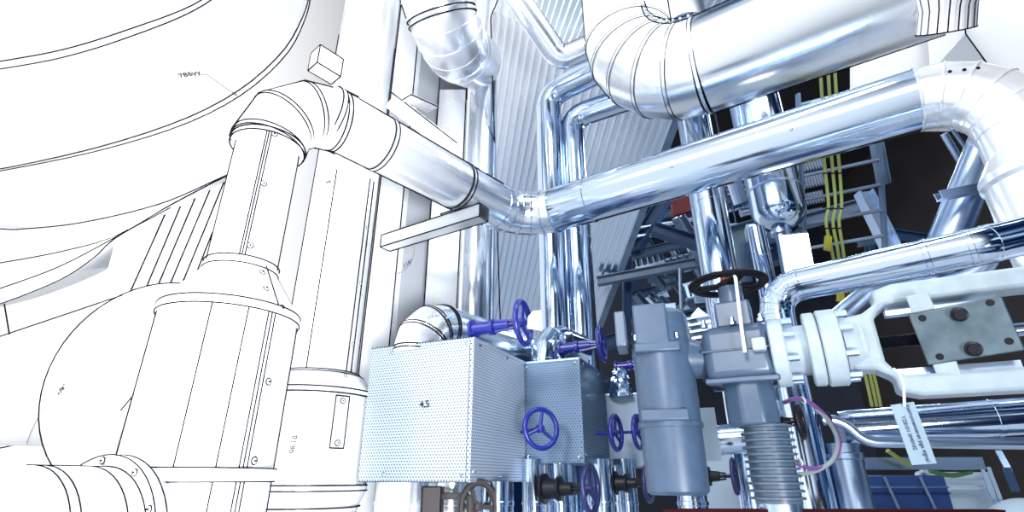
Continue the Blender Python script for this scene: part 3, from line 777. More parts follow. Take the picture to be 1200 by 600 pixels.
pipe_thing('insulated_elbow', [e0z, V((e0.x, e0.y, zE)), V((e0.x, e0.y, zE))+dE*.5], .125, STEEL, 'silver insulated elbow on top of the darker blue perforated box', 'pipe', .2, 3, bands=(1, 2, 3, 4))
# third unit: foil wrapped pipe and grey box
q = at(742, 455, 4.0)
t = thing('insulation_box', (q.x, q.y, zv(q, 548)), 'plain grey metal box seen between the blue perforated box and the grey motor', 'insulation box')
MB().box((q.x, q.y+.12, (zv(q, 548)+zv(q, 462))/2), ((.95, -.3, 0), (.3, .95, 0), UP), (.36, .3, zv(q, 462)-zv(q, 548))).build('cover', plain('grey_sheet', (.16, .22, .30), .45, metal=.3), t, bevel=.008)
MB().box((q.x, q.y+.12, zv(q, 462)), ((.95, -.3, 0), (.3, .95, 0), UP), (.37, .31, .012)).build('lid', STEEL, t)
q = at(727, 452, 3.95); mb = MB(); random.seed(3)
prof = []
for i in range(11): prof.append((i*.022, .085-.05*(i/10)**2))
mb.lathe(V((q.x, q.y, zv(q, 466))), UP, prof, 26)
for v_ in mb.v: v_ += V((random.uniform(-.013, .013), random.uniform(-.013, .013), random.uniform(-.008, .008)))
tag(mb.build('foil_wrapping', STEEL, None, 5), 'crumpled silver foil wrapped around a pipe end above the plain grey box', 'foil')

# ============================================================ 9. HANDWHEEL VALVES
def wheel(parent, c, ax, R, mat, r=None, spokes=3, rot=.4, name='handwheel'):
    c, ax = V(c), V(ax).normalized(); r = r or R*.12
    o = MB(); o.torus(c, ax, R-r, r, 40, 10); h = o.build(name, mat, parent, 40)
    x = ax.cross(UP).normalized() if abs(ax.z) < .9 else V((1, 0, 0)); y = ax.cross(x)
    sp = MB()
    for k in range(spokes):
        a = rot+2*math.pi*k/spokes; d = x*math.cos(a)+y*math.sin(a)
        sp.tube([c+d*R*.10-ax*R*.08, c+d*(R-r)], [R*.10, R*.075], 8)
    sp.build('spoke', mat, h)
    MB().lathe(c-ax*R*.22, ax, [(0, R*.2), (R*.3, R*.17), (R*.36, R*.09)], 16).build('hub', mat, h)
    return h
def valve(c, ax, R, mat, label, stem, body=None, group=None, rot=.4, bodymat=None, bk=1.0):
    """wheel at c facing ax, spindle of length stem running back to an optional yoke body"""
    c, ax = V(c), V(ax).normalized(); t = thing('gate_valve', c-ax*stem, label, 'valve', group)
    wheel(t, c, ax, R, mat, rot=rot)
    MB().cyl(c-ax*stem, c, R*.09, n=12).build('spindle', bodymat or mat, t)
    if body:
        bl = body; x = ax.cross(UP).normalized(); e = c-ax*stem
        b_ = MB()
        b_.lathe(e, ax, [(0, R*.42*bk), (R*.12, R*.42*bk), (R*.14, R*.30*bk), (bl*.5, R*.26*bk), (bl*.52, R*.34*bk), (bl*.62, R*.34*bk), (bl*.64, R*.2*bk), (bl, R*.17*bk)], 20)
        b_.build('bonnet', bodymat or mat, t)
        y = MB()
        for s in (-1, 1): y.bar(e+ax*bl*.45+UP*s*R*.26, e+ax*(bl+R*.35)+UP*s*R*.14, R*.12, R*.10)
        y.build('yoke', bodymat or mat, t)
        for k in range(4):
            a = math.pi/4+k*math.pi/2; p = e+(x*math.cos(a)+UP*math.sin(a))*R*.33
            MB().cyl(p-ax*.004, p+ax*R*.28, R*.055, n=8).build('bolt', bodymat or mat, t)
    return t
WD = V((.84, -.54, .0))
# blue valve on the pale elbow, white tag on its wheel
c = at(613, 378, 3.0); V1 = valve(c, V((.93, -.37, .03)), .140, BLUE, 'bright blue handwheel valve on the silver elbow above the large pale box', .33, .24)
tp = MB(); q = c+V((.93, -.37, 0)).normalized()*.03+V((.03, .0, .01)); dx = V((.37, .93, 0)).normalized()
X_ = V((1, .1, 0)).normalized()
tp.prism([q+X_*.0+UP*.055, q+X_*.045+UP*.06, q+X_*.05-UP*.06, q-X_*.035-UP*.05, q-X_*.03+UP*.02], V((.0, -.004, 0)))
tag(tp.build('paper_tag', TAGB), 'pale blue white paper tag hanging on the bright blue handwheel', 'tag')
c = at(705, 403, 3.55); valve(c, V((.93, -.37, .03)), .128, BLUE, 'blue handwheel valve above the darker perforated box', .30, .22)
c = at(770, 425, 4.1); valve(c, V((.93, -.37, .03)), .12, BLUE, 'blue valve stem reaching behind the grey motor, its wheel hidden', .33, .22)
nn = V((LD.y, -LD.x, 0)); nn = nn if nn.y < 0 else -nn
r = ray(634, 502); k = nn.dot(top2-CAM)/nn.dot(r); pface = CAM+r*k
valve(CAM+r*(k*.915), V((.47, -.88, .02)), .128, BLUE, 'blue handwheel standing off the face of the darker perforated box', .24)
c = at(722, 507, 3.45); valve(c, V((.86, -.5, 0)), .122, BLUE, 'blue handwheel right beside the corner of the darker perforated box', .14)
c = at(748, 506, 3.6); valve(c, V((.86, -.5, 0)), .122, BLUE, 'blue handwheel half hidden behind the grey motor', .16)
c = at(692, 573, 3.0); valve(c, V((.88, -.47, 0)), .140, NAVY, 'dark handwheel valve below the darker perforated box', .30, .19, bodymat=BLACK, bk=1.45)
c = at(760, 566, 3.4); valve(c, V((.88, -.47, 0)), .122, NAVY, 'dark handwheel valve just left of the bottom of the grey motor', .23, .15, bodymat=BLACK, bk=1.45)
c = at(861, 558, 2.9); valve(c, V((.88, -.47, 0)), .100, NAVY, 'dark handwheel valve between the grey motor and the finned cylinder', .21, .13, bodymat=BLACK, bk=1.5)
c = at(938, 494, 1.86); valve(c, V((.80, -.60, 0)), .064, BLACK, 'small black handwheel inside the purple cable loop', .09, .06)
c = at(560, 594, 2.75); VB = valve(c, V((.70, -.71, 0)), .135, BROWN, 'grey brown sketched handwheel valve below the large pale box', .14, rot=1.0)
m = MB(); ax = V((.70, -.71, 0)); 
for rr_ in (.137, .104): m.torus(c+ax*.012, ax, rr_, .0018, 48, 5)
m.build('outline', INK, VB)
q = at(507, 586, 2.75)
t = thing('valve_bracket', q-UP*.07, 'grey brown square bracket with a bent rod left of the sketched handwheel', 'bracket')
MB().box(q, ((1, -.1, 0), (.1, 1, 0), UP), (.10, .10, .13)).build('block', BROWN, t)
pp, _ = fillet([q+V((.05, 0, .02)), q+V((.20, -.02, .02)), q+V((.20, -.02, -.1))], .03, 4); MB().tube(pp, .018, 10).build('rod', BROWN, t)
m = MB()
for i in (-1, 1): line(m, [q+V((.05*i, -.052, -.065)), q+V((.05*i, -.052, .065))]); line(m, [q+V((-.05, -.052, .065*i)), q+V((.05, -.052, .065*i))])
m.build('edge_line', INK, t)

# standing pipes below the boxes
for u, wpx, Y, mat, lab in ((470, 62, 3.42, PIPEF, 'pale wide standing pipe under the left end of the large pale box'), (528, 34, 3.25, PIPEF, 'pale narrow standing pipe under the middle of the large pale box'),
                            (582, 40, 3.22, STEEL, 'silver standing pipe under the right face of the large pale box'), (625, 26, 3.62, STEEL, 'thin silver standing pipe between the two perforated boxes'),
                            (656, 34, 3.75, STEEL, 'silver standing pipe behind the dark valve body below the blue box'), (706, 28, 3.75, STEEL, 'silver standing pipe under the right side of the blue box'),
                            (735, 26, 4.05, STEEL, 'silver standing pipe under the plain grey box'), (812, 34, 2.9, STEEL, 'silver standing pipe right of the grey motor foot')):
    q = at_y(u, 590, Y); r = wpx/2*dep(q)/FPX; zt_ = zv(q, 538) if u > 600 else zv(top1, 565)+.003
    if u == 812: zt_ = zv(q, 578)
    t = thing('standing_pipe', (q.x, q.y, 0), lab, 'pipe')
    MB().cyl((q.x, q.y, 0), (q.x, q.y, zt_), r, n=28).build('jacket', mat, t)
    MB().lathe((q.x, q.y, zv(q, 590)-.01), UP, [(0, r), (.003, r+.005), (.02, r+.005), (.023, r)], 28, False).build('band', mat, t)

# ============================================================ 10. MOTORISED VALVE (grey motor, gear box, white yoke)
G0 = at(830, 421, 2.0); zG = G0.z                                   # axis start
def GA(u):                                                           # point on the valve axis at image column u
    l = -1.2
    while l < 2:
        p = G0+D1*l
        if p.x/dep(p)*FPX+600 >= u: return p
        l += .002
    return p
t = thing('motorised_valve', V((GA(868).x, GA(868).y, 1.0)), 'grey blue motor driven valve with a horizontal white yoke in the foreground right', 'motorised valve')
Mq = at_y(779, 440, 2.02); Mx = V((Mq.x, Mq.y, 0))
def MZ(v): return vz(Mx, v)
lo_ = [(0, .095), (.012, .108), (MZ(500).z-MZ(580).z, .110)]
MB().lathe(MZ(580), UP, lo_, 40).build('motor_can', GREYP, t, bevel=.0)
MB().lathe(MZ(502), UP, [(0, .117), (.018, .117), (.02, .111), (MZ(420).z-MZ(502).z, .113), (MZ(420).z-MZ(502).z+.002, .116), (MZ(408).z-MZ(502).z, .116)], 40).build('motor_housing', GREYP, t)
MB().lathe(MZ(410), UP, [(0, .112), (MZ(374).z-MZ(410).z, .108), (MZ(368).z-MZ(410).z, .09), (MZ(366).z-MZ(410).z, .0)], 40).build('motor_cap', GREYP, t)
FX, FY = V((.97, -.24, 0)), V((-.24, -.97, 0))
for v, hh, nm in ((414, .035, 'flange_bar'), (490, .04, 'flange_bar')):
    MB().box(MZ(v)+FY*.095-FX*.02, (FX, FY, UP), (.165, .06, hh)).build(nm, GREYP, t, bevel=.006)
MB().box(MZ(389)+FY*.07-FX*.035, (FX, FY, UP), (.125, .10, MZ(364).z-MZ(412).z)).build('terminal_cover', GREYP, t, bevel=.008)
MB().box(MZ(388)-FX*.15+FY*.0, (FX, FY, UP), (.04, .16, .14))  .build('side_fins', FINP, t, bevel=.006)
for k in (-1, 1):
    q = MZ(405)+FY*.11+FX*(.075*k-.02); MB().cyl(q, q+UP*.02, .007, n=8).build('bolt', SATIN, t)
bs = Mx+V((0, 0, zG+.01)); g1 = GA(826)
MB().lathe(bs, (g1-V((0, 0, 0)))-bs, [(0, .085), (.10, .080), (.13, .072), (.165, .070), (.168, .098), (.20, .098), (.203, .09), ((g1-bs).length, .09)], 32).build('connecting_boss', GREYP, t)
ga, gb = GA(828), GA(908); gl = (gb-ga).length; gc = (ga+gb)/2
MB().box(gc, (D1, D1N, UP), (gl, .20, .205)).build('gear_housing', GREYP, t, bevel=.035)
MB().box(gc+UP*.006+D1N*.005, (D1, D1N, UP), (gl+.004, .20, .008)).build('housing_joint', GREYP, t, bevel=.003)
for s in (-1, 1):
    MB().box(gc-UP*.1+D1N*.10*s*.9, (D1, D1N, UP), (gl*1.02, .022, .02)).build('housing_lip', GREYP, t, bevel=.005)
MB().box(GA(893)+D1N*.112+UP*.012, (D1, D1N, UP), (.045, .04, .045)).build('housing_lug', WHITEP, t, bevel=.006)
for f_ in (.08, .5, .9):
    q = ga.lerp(gb, f_)+UP*.10+D1N*.085; MB().lathe(q, UP, [(0, .014), (.012, .014), (.014, .008), (.028, .008)], 10).build('bolt', SATIN, t)
# adaptor block and cooling fins below
fb = GA(874)+V((-.008, .01, 0)); fz = lambda v: vz(fb, v)
MB().lathe(fz(500), UP, [(0, .088), (.01, .091), (zG-.09-fz(500).z, .088)], 8).build('adaptor_block', GREYP, t, bevel=.008)
fins = MB(); zf0, zf1 = fz(590).z, fz(498).z; n_ = 11; pr = []
for k in range(n_):
    z = (zf1-zf0)*k/n_; s_ = (zf1-zf0)/n_; pr += [(z, .073), (z+s_*.45, .073), (z+s_*.55, .0865), (z+s_*.85, .0865), (z+s_*.95, .073)]
pr.append((zf1-zf0, .073))
fb2 = vz(fb, 540); fb2.x = (904-600)/FPX*dep(fb2); MB().lathe(V((fb2.x, fb2.y, zf0)), UP, pr, 44).build('cooling_fins', FINP, t, 14)
MB().cyl(V((fb2.x, fb2.y, 1.2)), V((fb2.x, fb2.y, zf0)), .068, n=30).build('lower_neck', SATIN, t)
# upper post and the black horizontal handwheel
hp = GA(868); hz = vz(hp, 338).z
MB().box(V((hp.x, hp.y, zG+.15)), (D1, D1N, UP), (.125, .12, .10)).build('post_block', GREYP, t, bevel=.008)
MB().cyl(V((hp.x, hp.y, zG+.18)), V((hp.x, hp.y, hz)), .045, n=20).build('post', GREYP, t)
hw_c = at_y(853, 333, hp.y); wc = V((hw_c.x, hp.y, hw_c.z))
rp = [(0, .118), (.004, .112), (.016, .112), (.020, .118), (.020, .142), (.014, .149), (.006, .149), (0, .142), (0, .118)]
hh = MB().lathe(wc-UP*.01, UP, rp, 48, False).build('handwheel', MATB, t, 40)
for k in range(3):
    a = .5+2*math.pi*k/3; d_ = V((math.cos(a), math.sin(a), 0)); MB().bar(wc-UP*.006, wc+d_*.118-UP*.002, .042, .014).build('spoke', MATB, hh, bevel=.004)
MB().lathe(wc-UP*.025, UP, [(0, .04), (.03, .04), (.04, .025)], 24).build('hub', MATB, hh)
MB().lathe(V((hw_c.x-.01, hp.y, hw_c.z)), UP, [(0, .02), (.03, .016), (.036, .005)], 14).build('locking_knob', RED, hh)
# round flanges and hub
def disc(u, R, w_, mat, nm, par, dz=0):
    p = GA(u); return MB().lathe(p-D1*w_/2, D1, [(0, R-.006), (.005, R), (w_-.005, R), (w_, R-.006)], 44).build(nm, mat, par)
disc(913, .122, .05, WHITEP, 'flange', t)
disc(935, .088, .10, WHITEP, 'neck', t)
disc(953, .128, .04, WHITEP, 'flange', t); disc(974, .132, .062, WHITEP, 'flange', t)
for u, R in ((926, .108), (991, .112)):
    for k in range(8):
        a = math.pi/8+k*math.pi/4; p = GA(u)+(D1N*math.cos(a)+UP*math.sin(a))*R
        MB().cyl(p-D1*.02, p+D1*.022, .013, n=6).build('bolt', SATIN, t)
yk0 = GA(1008)
MB().lathe(GA(988), D1, [(0, .098), (.03, .092), (.05, .08), (.06, .08)], 36).build('hub', WHITEP, t)
# yoke casting: two long arms joined at the hub, in the vertical plane of the axis
def yk(a, h): return G0+D1*a+V((0, 0, h))
a0 = (GA(1004)-G0).length; a1 = (GA(1047)-G0).length; aend = a1+.95
outer_t = [(a0-.035, .088), (a0+.03, .095), (a0+.075, .125), (a1-.03, .168), (a1+.03, .185), (aend, .185)]
inner_t = [(a0+.060, .070), (a0+.075, .095), (a1+.0, .118), (aend, .120)]
poly = [yk(*q)-D1N*.055 for q in outer_t]+[yk(*q)-D1N*.055 for q in inner_t[::-1]]+[yk(a, -h)-D1N*.055 for a, h in inner_t]+[yk(a, -h)-D1N*.055 for a, h in outer_t[::-1]]
MB().prism(poly, D1N*.11).build('yoke_frame', WHITEP, t, bevel=.012)
# steel plate clamped on the stem, with guide and bolts
pc_ = at(1129, 388, 1.60); PX = V((.80, -.60, 0)).normalized(); PN = V((-.60, -.80, -.0)).normalized(); PN = (PN+V((0, 0, -.28))).normalized(); PY = PX.cross(PN)*-1
PY = PN.cross(PX); PY = PY if PY.z > 0 else -PY
cs_ = math.radians(4); PX2 = (PX*math.cos(cs_)+PY*math.sin(cs_)); PY2 = PN.cross(PX2); PY2 = PY2 if PY2.z > 0 else -PY2
pl = MB().box(pc_, (PX2, PY2, PN), (.232, .165, .02)).build('clamp_plate', ZINC, t, bevel=.004); pl['label'] = 'worn grey steel clamp plate with four holes and two bolts'
for x, y in ((-.085, .062), (.085, .068), (-.08, -.062), (.09, -.05)):
    q = pc_+PX2*x+PY2*y+PN*.0105; MB().cyl(q-PN*.006, q+PN*.001, .0105, n=16).build('hole', BLACK, pl)
for y in (.052, -.055):
    q = pc_+PX2*.005+PY2*y+PN*.01; MB().lathe(q, PN, [(0, .022), (.012, .022), (.014, .016), (.03, .015)], 18).build('plate_bolt', BLACK, pl)
for y in (.11, -.11):
    MB().box(pc_+PX2*-.075+PY2*y, (PX2, PY2, PN), (.06, .055, .02)).build('guide_block', WHITEP, t, bevel=.003)
sp_ = MB(); s0 = yk(a0+.05, 0); s1 = yk(aend, 0); nth = 60; pr = []
for k in range(nth): pr += [(k*.006, .018), (k*.006+.003, .022)]
sp_.lathe(s0, D1, pr, 18).build('threaded_stem', BLACK, t, 40)
MB().cyl(yk(a0+.4, 0), s1, .02, n=20).build('stem_rod', STEEL, t)
MB().bar(yk(a1-.02, -.105)-D1N*.02, yk(a1+.30, -.105)-D1N*.02, .03, .03).build('guide_rail', SATIN, t)
MB().bar(yk(a1, .105)-D1N*.02, yk(a1+.30, .105)-D1N*.02, .04, .03).build('guide_rail', SATIN, t)

# white cord hanging from the handwheel; tag and its cord on the yoke
c0_, c1_ = at(860, 322, 1.93), at(873, 412, 1.83)
pp = [at(858, 318, 2.03), at(862, 326, 1.90), at(865, 352, 1.86), at(869, 385, 1.83), at(873, 413, 1.80)]
tag(MB().tube(pp, .006, 8).build('cord', CORD), 'pale cord hanging over the rim of the black horizontal handwheel', 'cord')
pk = at(1068, 472, 1.60)
pp = [at(1047, 432, 1.60), at(1054, 438, 1.585), at(1059, 452, 1.58), at(1060, 476, 1.59)]
lab_t = thing('hanging_tag', at(1070, 508, 1.6)-UP*.1, 'long pale lettered tag hanging on a cord from the lower yoke arm', 'tag')
k4 = [at(1044, 475, 1.6), at(1071, 471, 1.6), at(1098, 543, 1.6), at(1069, 545, 1.6)]
MB().prism(k4, V((.0, .003, .001))).build('plate', TAGW, lab_t)
MB().tube(pp, .004, 8).build('cord', CORD, lab_t)
ty = (k4[2]-k4[1]).normalized(); tx_ = (k4[1]-k4[0]).normalized(); off = (CAM-k4[0]).normalized()*.003
c_t = (k4[0]+k4[1]+k4[2]+k4[3])/4
nrm_t = ty.cross(-tx_)
text_mesh('Instrumenteret pga signal', 'lettering', .0185, c_t+tx_*.014+off, ty, tx_ if ty.cross(tx_).dot(CAM-c_t) > 0 else -tx_, plain('tag_print', (.03, .05, .10), .7), lab_t, .0004)
text_mesh('YZ8101 SM0102', 'lettering', .0165, c_t-tx_*.012+off-ty*.005, ty, tx_ if ty.cross(tx_).dot(CAM-c_t) > 0 else -tx_, MATS['tag_print'], lab_t, .0004)

# purple cable loop
lp = spline([(918, 472), (935, 467), (955, 476), (975, 497), (984, 520), (975, 541), (955, 549), (935, 544), (915, 530)], 40)
t = thing('cable_loop', at(950, 548, 1.95), 'purple and grey cable looped in front of the silver pipes right of the fins', 'cable')
MB().tube([at(u, v, 1.93+.05*math.sin(i/40*3.1)) for i, (u, v) in enumerate(lp)], .0075, 10).build('sheath', PURP, t)
lp = spline([(955, 478), (970, 492), (981, 515), (976, 538), (958, 551), (935, 556), (915, 556)], 30)
MB().tube([at(u, v, 1.97) for u, v in lp], .008, 10).build('inner_cable', GREYC, t)
for u, v in ((941, 469), (938, 541)):
    q = at(u, v, 1.95); MB().torus(q, V((1, 0, .3)), .011, .004, 16, 6).build('cable_tie', CORD, t)

# ============================================================ 11. RIGHT HAND PIPES
zE = at(905, 340, 2.65).z
e0 = at(905, 340, 2.65); e1 = at_z(1150, 288, zE)
dx_ = (e1-e0).normalized()
t, pth, rg = pipe_thing('elbow_pipe', [V((e0.x, e0.y, 1.2)), e0, e1, e1+V((.5, -.10, .10))], .079, STEEL, 'polished pipe rising behind the gear box and bending right over the white yoke', 'pipe', [.13, .12], 4, bands=(1, 2, 3, 4, 5, (1, .78), 6, 10))
q0 = at(985, 502, 2.45); q1 = at(1235, 484, 2.2)
t, pth, rg = pipe_thing('horizontal_pipe', [q0, q1], .078, STEEL, 'polished horizontal pipe at the lower right behind the lettered tag', 'pipe', bands=((0, .05), (0, .74)))
pp, _ = fillet([at(963, 492, 2.36), at(985, 490, 2.34), at(1012, 518, 2.3), at(1240, 520, 2.15)], .12, 6)
t = thing('conduit', pp[0], 'thin pale conduit curving under the horizontal pipe at the lower right', 'conduit')
MB().tube(pp, .024, 16).build('sheath', SATIN, t); MB().torus(pp[2], pp[2]-pp[1], .026, .007, 20, 8).build('clamp', BLACK, t)
for u, wpx, Y, v1, lab in ((925, 22, 2.55, 470, 'thin silver upright pipe behind the purple cable loop, leftmost of three'), (952, 30, 2.62, 470, 'silver upright pipe behind the middle of the purple cable loop'), (990, 40, 2.5, 520, 'wide silver upright pipe under the end of the horizontal pipe')):
    q = at_y(u, 545, Y); r = wpx/2*dep(q)/FPX
    t = thing('standing_pipe', (q.x, q.y, 0), lab, 'pipe'); MB().cyl((q.x, q.y, 0), (q.x, q.y, zv(q, v1)), r, n=26).build('jacket', DARKST, t)
    MB().lathe((q.x, q.y, zv(q, v1+15)-.015), UP, [(0, r), (.004, r+.008), (.026, r+.008), (.03, r)], 26, False).build('band', DARKST, t)
# tall vertical pipe behind the handwheel
q = at_y(838, 280, 3.75); r = .128
pipe_thing('vertical_pipe', [V((q.x, q.y, 0)), V((q.x, q.y, zv(q, 80)))], r, STEEL, 'tall polished vertical pipe passing behind the black horizontal handwheel', 'pipe', bands=((0, (zv(q, 238))/zv(q, 80)),))
q = at(813, 180, 4.9)
pipe_thing('vertical_pipe', [V((q.x, q.y, 2.5)), V((q.x, q.y, 7.0))], .10, SATIN, 'dull vertical pipe seen in the gap just below the large duct elbow', 'pipe')
# suspended separator vessel
q = at_y(907, 225, 4.1); zz = lambda v: zv(q, v)
t = thing('separator_vessel', (q.x, q.y, zz(300)), 'polished cylindrical vessel with a rounded bottom hanging under the main pipeline', 'vessel')
RV = .225; MB().lathe(V((q.x, q.y, zz(268))), UP, [(0, .05), (.01, .10), (.05, .17), (.12, RV-.01), (.17, RV), (zz(60)-zz(268), RV)], 44).build('shell', STEEL, t, 30)
MB().lathe(V((q.x, q.y, zz(226))), UP, [(0, RV), (.003, RV+.007), (.025, RV+.007), (.028, RV)], 44, False).build('band', SATIN, t)
MB().cyl(V((q.x-.03, q.y, zz(330))), V((q.x-.03, q.y, zz(266))), .045, n=20).build('outlet', SATIN, t)
MB().lathe(V((q.x-.03, q.y, zz(275))), UP, [(0, .08), (.03, .08)], 20).build('outlet_flange', SATIN, t)
MB().cyl(V((q.x+.05, q.y, zz(279))), V((q.x+.22, q.y+.1, zz(262))), .02, n=12).build('gauge_pipe', DARKST, t)
q = at(896, 320, 4.3); pipe_thing('drain_pipe', [V((q.x, q.y, 1.0)), V((q.x, q.y, zv(q, 268)))], .075, STEEL, 'silver drain pipe running down under the hanging vessel beside the lit lamp', 'pipe', bands=((0, .9),))
# diagonal pipe with clamp channel, small bars
p0, p1 = at(1106, 292, 3.1), at(1168, 140, 3.2)
pipe_thing('diagonal_pipe', [p0-(p1-p0)*.15, p1+(p1-p0)*.3], .098, SATIN, 'slanting silver pipe below the right hand pipeline elbow', 'pipe', bands=((0, .62),))
t = thing('clamp_channel', at(1100, 236, 2.9), 'short steel channel strapped across the slanting pipe', 'bracket')
ca, cb_ = at(1101, 234, 2.95), at(1168, 221, 2.95); mb = MB(); mb.bar(ca, cb_, .05, .006); mb.bar(ca+UP*.022-V((0, .02, 0)), cb_+UP*.022-V((0, .02, 0)), .006, .05); mb.bar(ca+UP*.022+V((0, .02, 0)), cb_+UP*.022+V((0, .02, 0)), .006, .05); mb.build('channel', SATIN, t)
for a_, b_, r, d, lab in (((1106, 157), (1132, 200), .022, 3.5, 'thin slanting tube left of the slanting pipe'), ((1150, 142), (1172, 182), .035, 2.75, 'short thick tube under the pipeline elbow'), ((1112, 146), (1136, 180), .012, 3.6, 'thin dark rod beside the slanting pipe')):
    tag(MB().cyl(at(*a_, d), at(*b_, d), r, n=16).build('strut', SATIN), lab, 'strut')
q = at(1178, 258, 2.6); t = thing('drain_cock', q-UP*.1, 'small silver drain cock below the sleeve at the right edge', 'valve')
MB().lathe(q-UP*.12, UP, [(0, .035), (.03, .035), (.032, .022), (.10, .022), (.102, .04), (.14, .04), (.142, .02), (.2, .02)], 16).build('body', STEEL, t)
MB().box(q+V((.05, -.02, .0)), ((1, 0, 0), (0, 1, 0), UP), (.10, .016, .02)).build('lever', BLACK, t)
p0 = at(1150, 322, 2.9); tag(MB().tube(fillet([at(1075, 340, 3.1), at(1150, 322, 2.9), at(1190, 240, 2.8)], .2, 6)[0], .05, 18).build('bent_pipe', SATIN), 'dull bent pipe behind the polished pipe at the right edge', 'pipe')
tag(MB().tube(fillet([at(965, 388, 2.6), at(1015, 345, 2.75), at(1100, 318, 3.1)], .3, 6)[0], .05, 20).build('bent_pipe', SATIN), 'dull bent pipe between the white flanges and the polished pipe', 'pipe')

# ============================================================ 12. LAMPS
def lamp(u, v, d, wx, hz_, label, tilt):
    q = at(u, v, d); t = thing('work_lamp', q-UP*hz_/2, label, 'lamp', None)
    X = V((math.cos(tilt), -math.sin(tilt), 0)); n = X.cross(UP)*-1; n = n if n.y < 0 else -n; n = (n-UP*.25).normalized(); Y = n.cross(X); Y = Y if Y.z > 0 else -Y
    X2 = X*math.cos(.06)+Y*math.sin(.06); Y2 = n.cross(X2); Y2 = Y2 if Y2.z > 0 else -Y2
    MB().box(q-n*.035, (X2, Y2, n), (wx*1.12, hz_*1.1, .06)).build('housing', SATIN, t, bevel=.006)
    MB().box(q+n*.004, (X2, Y2, n), (wx, hz_, .012)).build('diffuser', GLOW, t)
    MB().cyl(q-n*.06, q-n*.06+UP*(hz_*.9), .014, n=10).build('hanger', DARKST, t)
lamp(934, 297, 3.7, .185, .27, 'large bright rectangular work lamp hanging beside the yellow green cables', .1)
q = at(864, 270, 7.5); MB_r = V((q.x, q.y, 9.2)); t = thing('strip_lamp', q, 'small distant lit strip lamp right of the tall polished pipe', 'lamp')
MB().box(q, ((1, -.1, 0), (.1, 1, 0), UP), (.22, .09, .07)).build('diffuser', GLOW, t); MB().box(q+UP*.06, ((1, -.1, 0), (.1, 1, 0), UP), (.26, .12, .05)).build('housing', SATIN, t); MB().cyl(q+UP*.08, MB_r, .012, n=8).build('hanger', BEAMN, t)

# ============================================================ 13. CABLE LADDERS
def ladder(pt, pbm, dirv, width, rungs, mat, label, name='cable_ladder'):
    t = thing(name, pbm, label, 'cable ladder'); D = V(dirv).normalized()
    a = MB(); a.bar(pt, pbm, .025, .05); a.build('rail', mat, t); a = MB(); a.bar(pt+D*width, pbm+D*width, .025, .05); a.build('rail', mat, t)
    for k in range(rungs):
        p = pt.lerp(pbm, (k+.5)/rungs); MB().bar(p, p+D*width, .025, .025).build('rung', mat, t)
    return t
lt, lb = at(935, 110, 4.9), at(945, 335, 4.75)
DL = V((.90, -.42, .02))
ladder(lt, lb, DL, .62, 8, BEAML, 'pale blue cable ladder behind the yellow green cables')
for i, (o_, mat, lab) in enumerate(((0, YEL, 'left yellow green cable of the bundle on the ladder'), (9, YEL, 'middle yellow green cable of the bundle on the ladder'), (17, YEL, 'right yellow green cable of the bundle on the ladder'))):
    pts = spline([(960+o_, 60), (964+o_, 130), (964+o_, 165), (967+o_, 200), (971+o_*.9, 240), (968+o_*.9, 260), (974+o_*.8, 290), (983+o_*.6, 330), (992+o_*.6, 360), (1002+o_*.6, 400), (1014+o_*.6, 440), (1022+o_*.6, 476)], 50)
    cp = [at(u, v, 4.3-.01*i) for u, v in pts]
    cb = tag(MB().tube(cp, .0125, 10).build('cable', mat), lab, 'cable', 'yellow green cables on the ladder')
    for k in range(4, 48, 5): MB().lathe(cp[k], cp[k+1]-cp[k], [(-.006, .0145), (.006, .0145)], 10).build('cable_tie', BLACK, cb)
for u, v, s_ in ((970, 285, 0), (985, 345, 1)):
    q = at(u, v, 4.2); tag(MB().box(q, ((.3, 0, .95), (.95, 0, -.3), (0, 1, 0)), (.13, .05, .03)).build('cable_marker', YELG, None, bevel=.004), ('yellow marker sleeve on the cables beside the lit lamp', 'yellow marker sleeve on the cables just below the polished pipe')[s_], 'cable sleeve')
lt2, lb2 = at(965, 250, 5.6), at(985, 340, 5.5)

# ============================================================ 14. HALL STEELWORK
def hbeam(a, da, b_, db, w_, h_, mat, label, name='steel_beam', cat='beam'):
    return tag(MB().ibeam(at(*a, da), at(*b_, db), w_, h_).build(name, mat), label, cat)
hbeam((700, 330), 8.5, (860, 300), 8.0, .14, .14, BEAML, 'navy roof beam crossing behind the handwheel, middle of the hall')
hbeam((700, 405), 8.6, (850, 362), 8.0, .2, .2, BEAMN, 'navy beam just above the grey motor')
hbeam((765, 268), 7.5, (850, 296), 7.2, .18, .16, BEAMN, 'blue beam slanting down to the tall polished pipe')
hbeam((745, 290), 9.0, (780, 232), 9.0, .2, .2, BEAMN, 'dark slanting beam beside the corrugated edge')
hbeam((795, 255), 8.2, (840, 330), 8.0, .16, .16, BEAML, 'slanting brace left of the tall polished pipe')
hbeam((740, 300), 9.2, (840, 275), 9.2, .14, .14, BEAML, 'thin pale beam high in the hall behind the slanting brace')
hbeam((745, 345), 8.8, (790, 400), 8.8, .12, .12, BEAML, 'slanting pale brace above the motor cap')
hbeam((772, 350), 8.7, (830, 400), 8.7, .12, .12, BEAML, 'second slanting pale brace right of the motor cap')
hbeam((735, 300), 9.0, (735, 400), 8.0, .14, .14, BEAMN, 'dark upright just right of the corrugated edge')
hbeam((852, 235), 8.0, (960, 190), 7.4, .25, .25, BEAMN, 'navy beam behind the hanging vessel')
hbeam((845, 285), 7.0, (925, 262), 6.6, .25, .30, BEAML, 'pale blue wide beam right of the tall polished pipe below the strip lamp')
hbeam((850, 318), 7.2, (930, 292), 6.8, .2, .24, BEAMN, 'navy beam left of the large work lamp')
